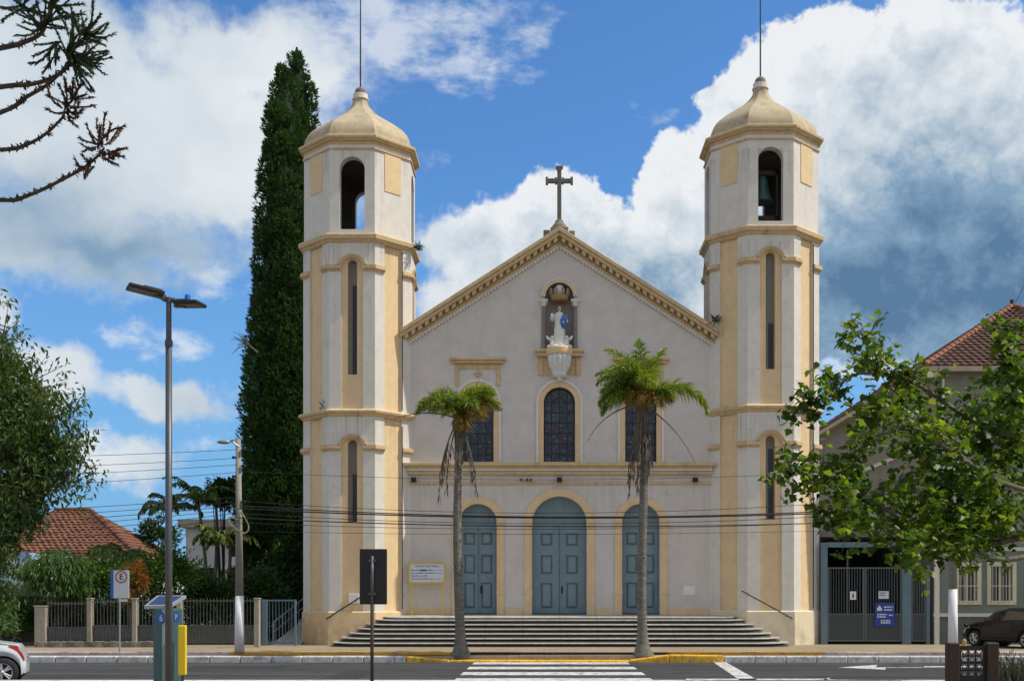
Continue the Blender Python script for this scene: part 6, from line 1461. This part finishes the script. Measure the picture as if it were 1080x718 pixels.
# ------------------------------------------------------------------ cars
def car(name, loc, rz, label, cat, paint, L, H, W, wr, prof_roof, prof_belt, xw, rear_light=True):
    """local: +x forward, z up; prof_*: (x from the nose, height)"""
    o = thing(name, loc, label, cat); T = Matrix.Translation(loc) @ Matrix.Rotation(rz, 4, 'Z')
    def interp(pr, x):
        if x <= pr[0][0]: return pr[0][1]
        for (a, b), (c, d) in zip(pr[:-1], pr[1:]):
            if x <= c: t = (x-a)/(c-a); t = t*t*(3-2*t)*.5+t*.5; return b+(d-b)*t
        return pr[-1][1]
    xs = sorted(set([i*L/70 for i in range(71)]+[q+s*(wr+.05) for q in xw for s in (-1, 1)]))
    rings = []
    for x in xs:
        t = min(x, L-x)/.55; k = 1-max(0, 1-t)**2.2*.30          # plan taper at nose and tail
        hw = W/2*k; zt = interp(prof_roof, x); zbelt = min(interp(prof_belt, x), zt-.02); zb_ = .20+max(0, 1-min(x, L-x)/.35)*.10
        for q in xw:
            if abs(x-q) < wr+.05: zb_ = max(zb_, wr+math.sqrt(max(0, (wr+.05)**2-(x-q)**2)))
        g = max(0, min(1, (zt-zbelt)/.45)); rw = hw*(1-.20*g)
        zs = zb_+(zbelt-zb_)*.45
        half = [(hw*.93, zb_), (hw*1.0, zb_+min(.12, (zbelt-zb_)*.3)), (hw*1.01, zs), (hw*.985, zbelt-.05), (hw*.955, zbelt), (rw+(hw*.955-rw)*.12, zt-.09*g-.012), (rw*.90, zt-.028*g-.006), (rw*.55, zt+.004), (0, zt+.012)]
        rings.append([(L/2-x, -y, z) for y, z in half]+[(L/2-x, y, z) for y, z in half[-2::-1]])
    m = MB(); n = len(rings[0]); m.add([T @ Vector(p) for r in rings for p in r], [(i*n+j, i*n+j+1, (i+1)*n+j+1, (i+1)*n+j) for i in range(len(rings)-1) for j in range(n-1)]+[tuple(range(n)), tuple((len(rings)-1)*n+j for j in range(n-1, -1, -1))])
    body = m.build('body', paint, o, smooth=True)
    es_ = body.modifiers.new('edges', 'EDGE_SPLIT'); es_.split_angle = R(38)
    # side glass: follows the body between belt and roof
    cab = [i for i, x in enumerate(xs) if interp(prof_roof, x)-interp(prof_belt, x) > .10]
    c0, c1 = cab[0], cab[-1]; xmid = xs[(c0+c1)//2]
    for side in (0, 1):
        for part in (0, 1):
            g = MB(); pts = []
            for i in range(c0, c1+1):
                x = xs[i]
                if (part == 0) != (x < xmid-.02): continue
                if abs(x-xmid) < .05: continue
                a, b = (rings[i][4], rings[i][5]) if side == 0 else (rings[i][n-5], rings[i][n-6]); a, b = Vector(a), Vector(b); out = Vector((0, -.006 if side == 0 else .006, .002)); pts.append((a.lerp(b, .07)+out, a.lerp(b, .93)+out))
            if len(pts) > 1: g.add([T @ p for q in pts for p in q], [(2*i, 2*i+2, 2*i+3, 2*i+1) for i in range(len(pts)-1)]); g.build('side_window', 'car_glass', o)
    for rear in (0, 1):     # windscreen and rear window
        g = MB(); idx = [i for i in range(len(xs)) if (xs[i] < xs[c0]+(.75) and xs[i] > xs[c0]-.02)] if not rear else [i for i in range(len(xs)) if xs[i] > xs[c1]-.35 and xs[i] < xs[c1]+.05]
        rows = [[Vector(rings[i][j])+Vector((.004 if not rear else -.004, 0, .008)) for j in (6, 7, 8, 9, 10)] for i in idx]
        if len(rows) > 1: g.add([T @ p for r in rows for p in r], [(i*5+j, i*5+j+1, (i+1)*5+j+1, (i+1)*5+j) for i in range(len(rows)-1) for j in range(4)]); g.build('windscreen' if not rear else 'rear_window', 'car_glass', o, smooth=True)
    for q in xw:
        for s in (-1, 1):
            c = Vector((L/2-q, s*(W/2-.10), wr)); t = MB(); R_ = [(wr*.66, -.10), (wr*.93, -.11), (wr, -.07), (wr, .07), (wr*.93, .11), (wr*.66, .10)]; nn = 32; vs = []
            for (r, d) in R_:
                for k in range(nn): th = 2*math.pi*k/nn; vs.append(T @ (c+Vector((r*math.cos(th), d, r*math.sin(th)))))
            t.add(vs, [(i*nn+k, i*nn+(k+1) % nn, (i+1)*nn+(k+1) % nn, (i+1)*nn+k) for i in range(len(R_)-1) for k in range(nn)]); wo = t.build('wheel', 'tyre', o, smooth=True)
            r = MB(); yo = s*.085; rr = wr*.66
            r.add([T @ (c+Vector((rr*q_*math.cos(2*math.pi*k/nn), s*d, rr*q_*math.sin(2*math.pi*k/nn)))) for q_, d in ((1, .10), (.9, .095), (.86, .05)) for k in range(nn)], [(i*nn+k, i*nn+(k+1) % nn, (i+1)*nn+(k+1) % nn, (i+1)*nn+k) for i in range(2) for k in range(nn)])
            for k in range(10):
                th = 2*math.pi*(k//2)/5+(.16 if k % 2 else -.16); e = Vector((math.cos(th), 0, math.sin(th))); r.tube([T @ (c+Vector((0, s*.085, 0))+e*.03), T @ (c+Vector((0, s*.09, 0))+e*rr*.9)], [.028, .022], 6)
            r.ball(T @ (c+Vector((0, s*.085, 0))), .05, 10); r.build('rim', 'alloy', wo)
            d_ = MB(); d_.add([T @ (c+Vector((rr*.97*math.cos(2*math.pi*k/nn), s*.03, rr*.97*math.sin(2*math.pi*k/nn)))) for k in range(nn)], [tuple(range(nn))]); d_.build('brake_disc', 'plastic_black', wo)
            a_ = MB(); a_.add([T @ Vector((c.x+(wr+.045)*math.cos(2*math.pi*k/nn), s*(W/2-.28), wr+(wr+.045)*math.sin(2*math.pi*k/nn))) for k in range(nn)], [tuple(range(nn))]); a_.build('wheel_arch', 'plastic_black', o)
    def at(x, side, j): 
        i = min(range(len(xs)), key=lambda i: abs(xs[i]-x)); return Vector(rings[i][j] if side < 0 else rings[i][n-1-j])
    for s in (-1, 1):
        p = at(L-.16, s, 3); q = at(L-.34, s, 3); l = MB(); up = Vector((0, 0, .09)); o_ = Vector((0, s*.02, 0)); e_ = Vector((-.03, s*.0, 0))
        l.add([T @ v for v in (q+o_+Vector((0, 0, .02)), p+o_+Vector((0, 0, -.07)), at(L-.06, s, 3)+e_+Vector((0, 0, -.07)), at(L-.06, s, 3)+e_+up*.3, p+o_+up*.6, q+o_+up*.4)], [(0, 1, 4, 5), (1, 2, 3, 4)]); l.build('tail_light', 'lamp_red', o)
        p = at(.15, s, 3); q = at(.55, s, 3); l = MB(); l.add([T @ v for v in (q+o_+Vector((0, 0, .0)), p+o_+Vector((0, 0, -.10)), at(.02, s, 3)-e_+Vector((0, 0, -.10)), at(.02, s, 3)-e_+up*.3, p+o_+up*.6, q+o_+up*.6)], [(0, 1, 4, 5), (1, 2, 3, 4)]); l.build('headlight', 'lamp_clear', o)
        p = at(xs[c0]+.35, s, 4); l = MB(); c = p+Vector((.04, s*.10, .06)); l.ball(T @ c, .1, 10, (.8, 1.0, .7)); l.build('wing_mirror', paint, o, smooth=True)
        for hx in (.38, .66): p = at(L*hx, s, 3); l = MB(); l.box(-.09, .09, -.014, .014, -.014, .014, T @ Matrix.Translation(p+Vector((0, s*.012, -.04)))); l.build('door_handle', paint, o)
        l = MB(); pts = [T @ (at(L*hx, s, 1)+Vector((0, s*.006, -.03))) for hx in (.28, .36, .45, .55, .65, .72)]; l.tube(pts, .03, 5); l.build('side_skirt', 'plastic_black', o)
    l = MB(); l.box(-.02, .02, -.26, .26, -.06, .06, T @ Matrix.Translation((-L/2-.005, 0, .62))); l.build('number_plate', 'light_metal', o)
    l = MB(); l.box(-.03, .03, -.62, .62, -.08, .10, T @ Matrix.Translation((L/2-.01, 0, .42))); l.build('grille', 'plastic_black', o)
    l = MB(); l.box(-.1, .1, -W*.36, W*.36, -.04, .04, T @ Matrix.Translation((-L/2+.14, 0, .27))); l.build('rear_bumper', 'plastic_black', o)
    return o
roof_h = [(0, .62), (.15, .74), (.8, .92), (1.05, .99), (1.75, 1.38), (2.3, 1.48), (3.0, 1.46), (3.55, 1.36), (3.85, 1.08), (4.0, .70)]
belt_h = [(0, .58), (.8, .86), (1.05, .93), (2.0, .97), (3.2, 1.02), (3.8, 1.02), (4.0, .66)]
car('black_hatchback', (16.95, 43.9, 0.0), R(180-66), 'black hatchback with alloy wheels parked nose in to the green house', 'car', 'car_black', 4.0, 1.48, 1.70, .31, roof_h, belt_h, (.78, 3.28))
roof_w = [(0, .62), (.15, .74), (.8, .92), (1.05, .99), (1.75, 1.38), (2.2, 1.46), (2.7, 1.42), (3.3, 1.14), (3.6, 1.02), (4.05, .96), (4.2, .60)]
belt_w = [(0, .58), (.8, .86), (1.05, .93), (2.0, .97), (3.2, 1.0), (3.6, .99), (4.05, .93), (4.2, .55)]
car('white_car', (-14.87, 27.16, RZ), R(200), 'white car with a red tail light leaving at the left edge of the road', 'car', 'car_white', 4.2, 1.5, 1.72, .33, roof_w, belt_w, (.80, 3.72))
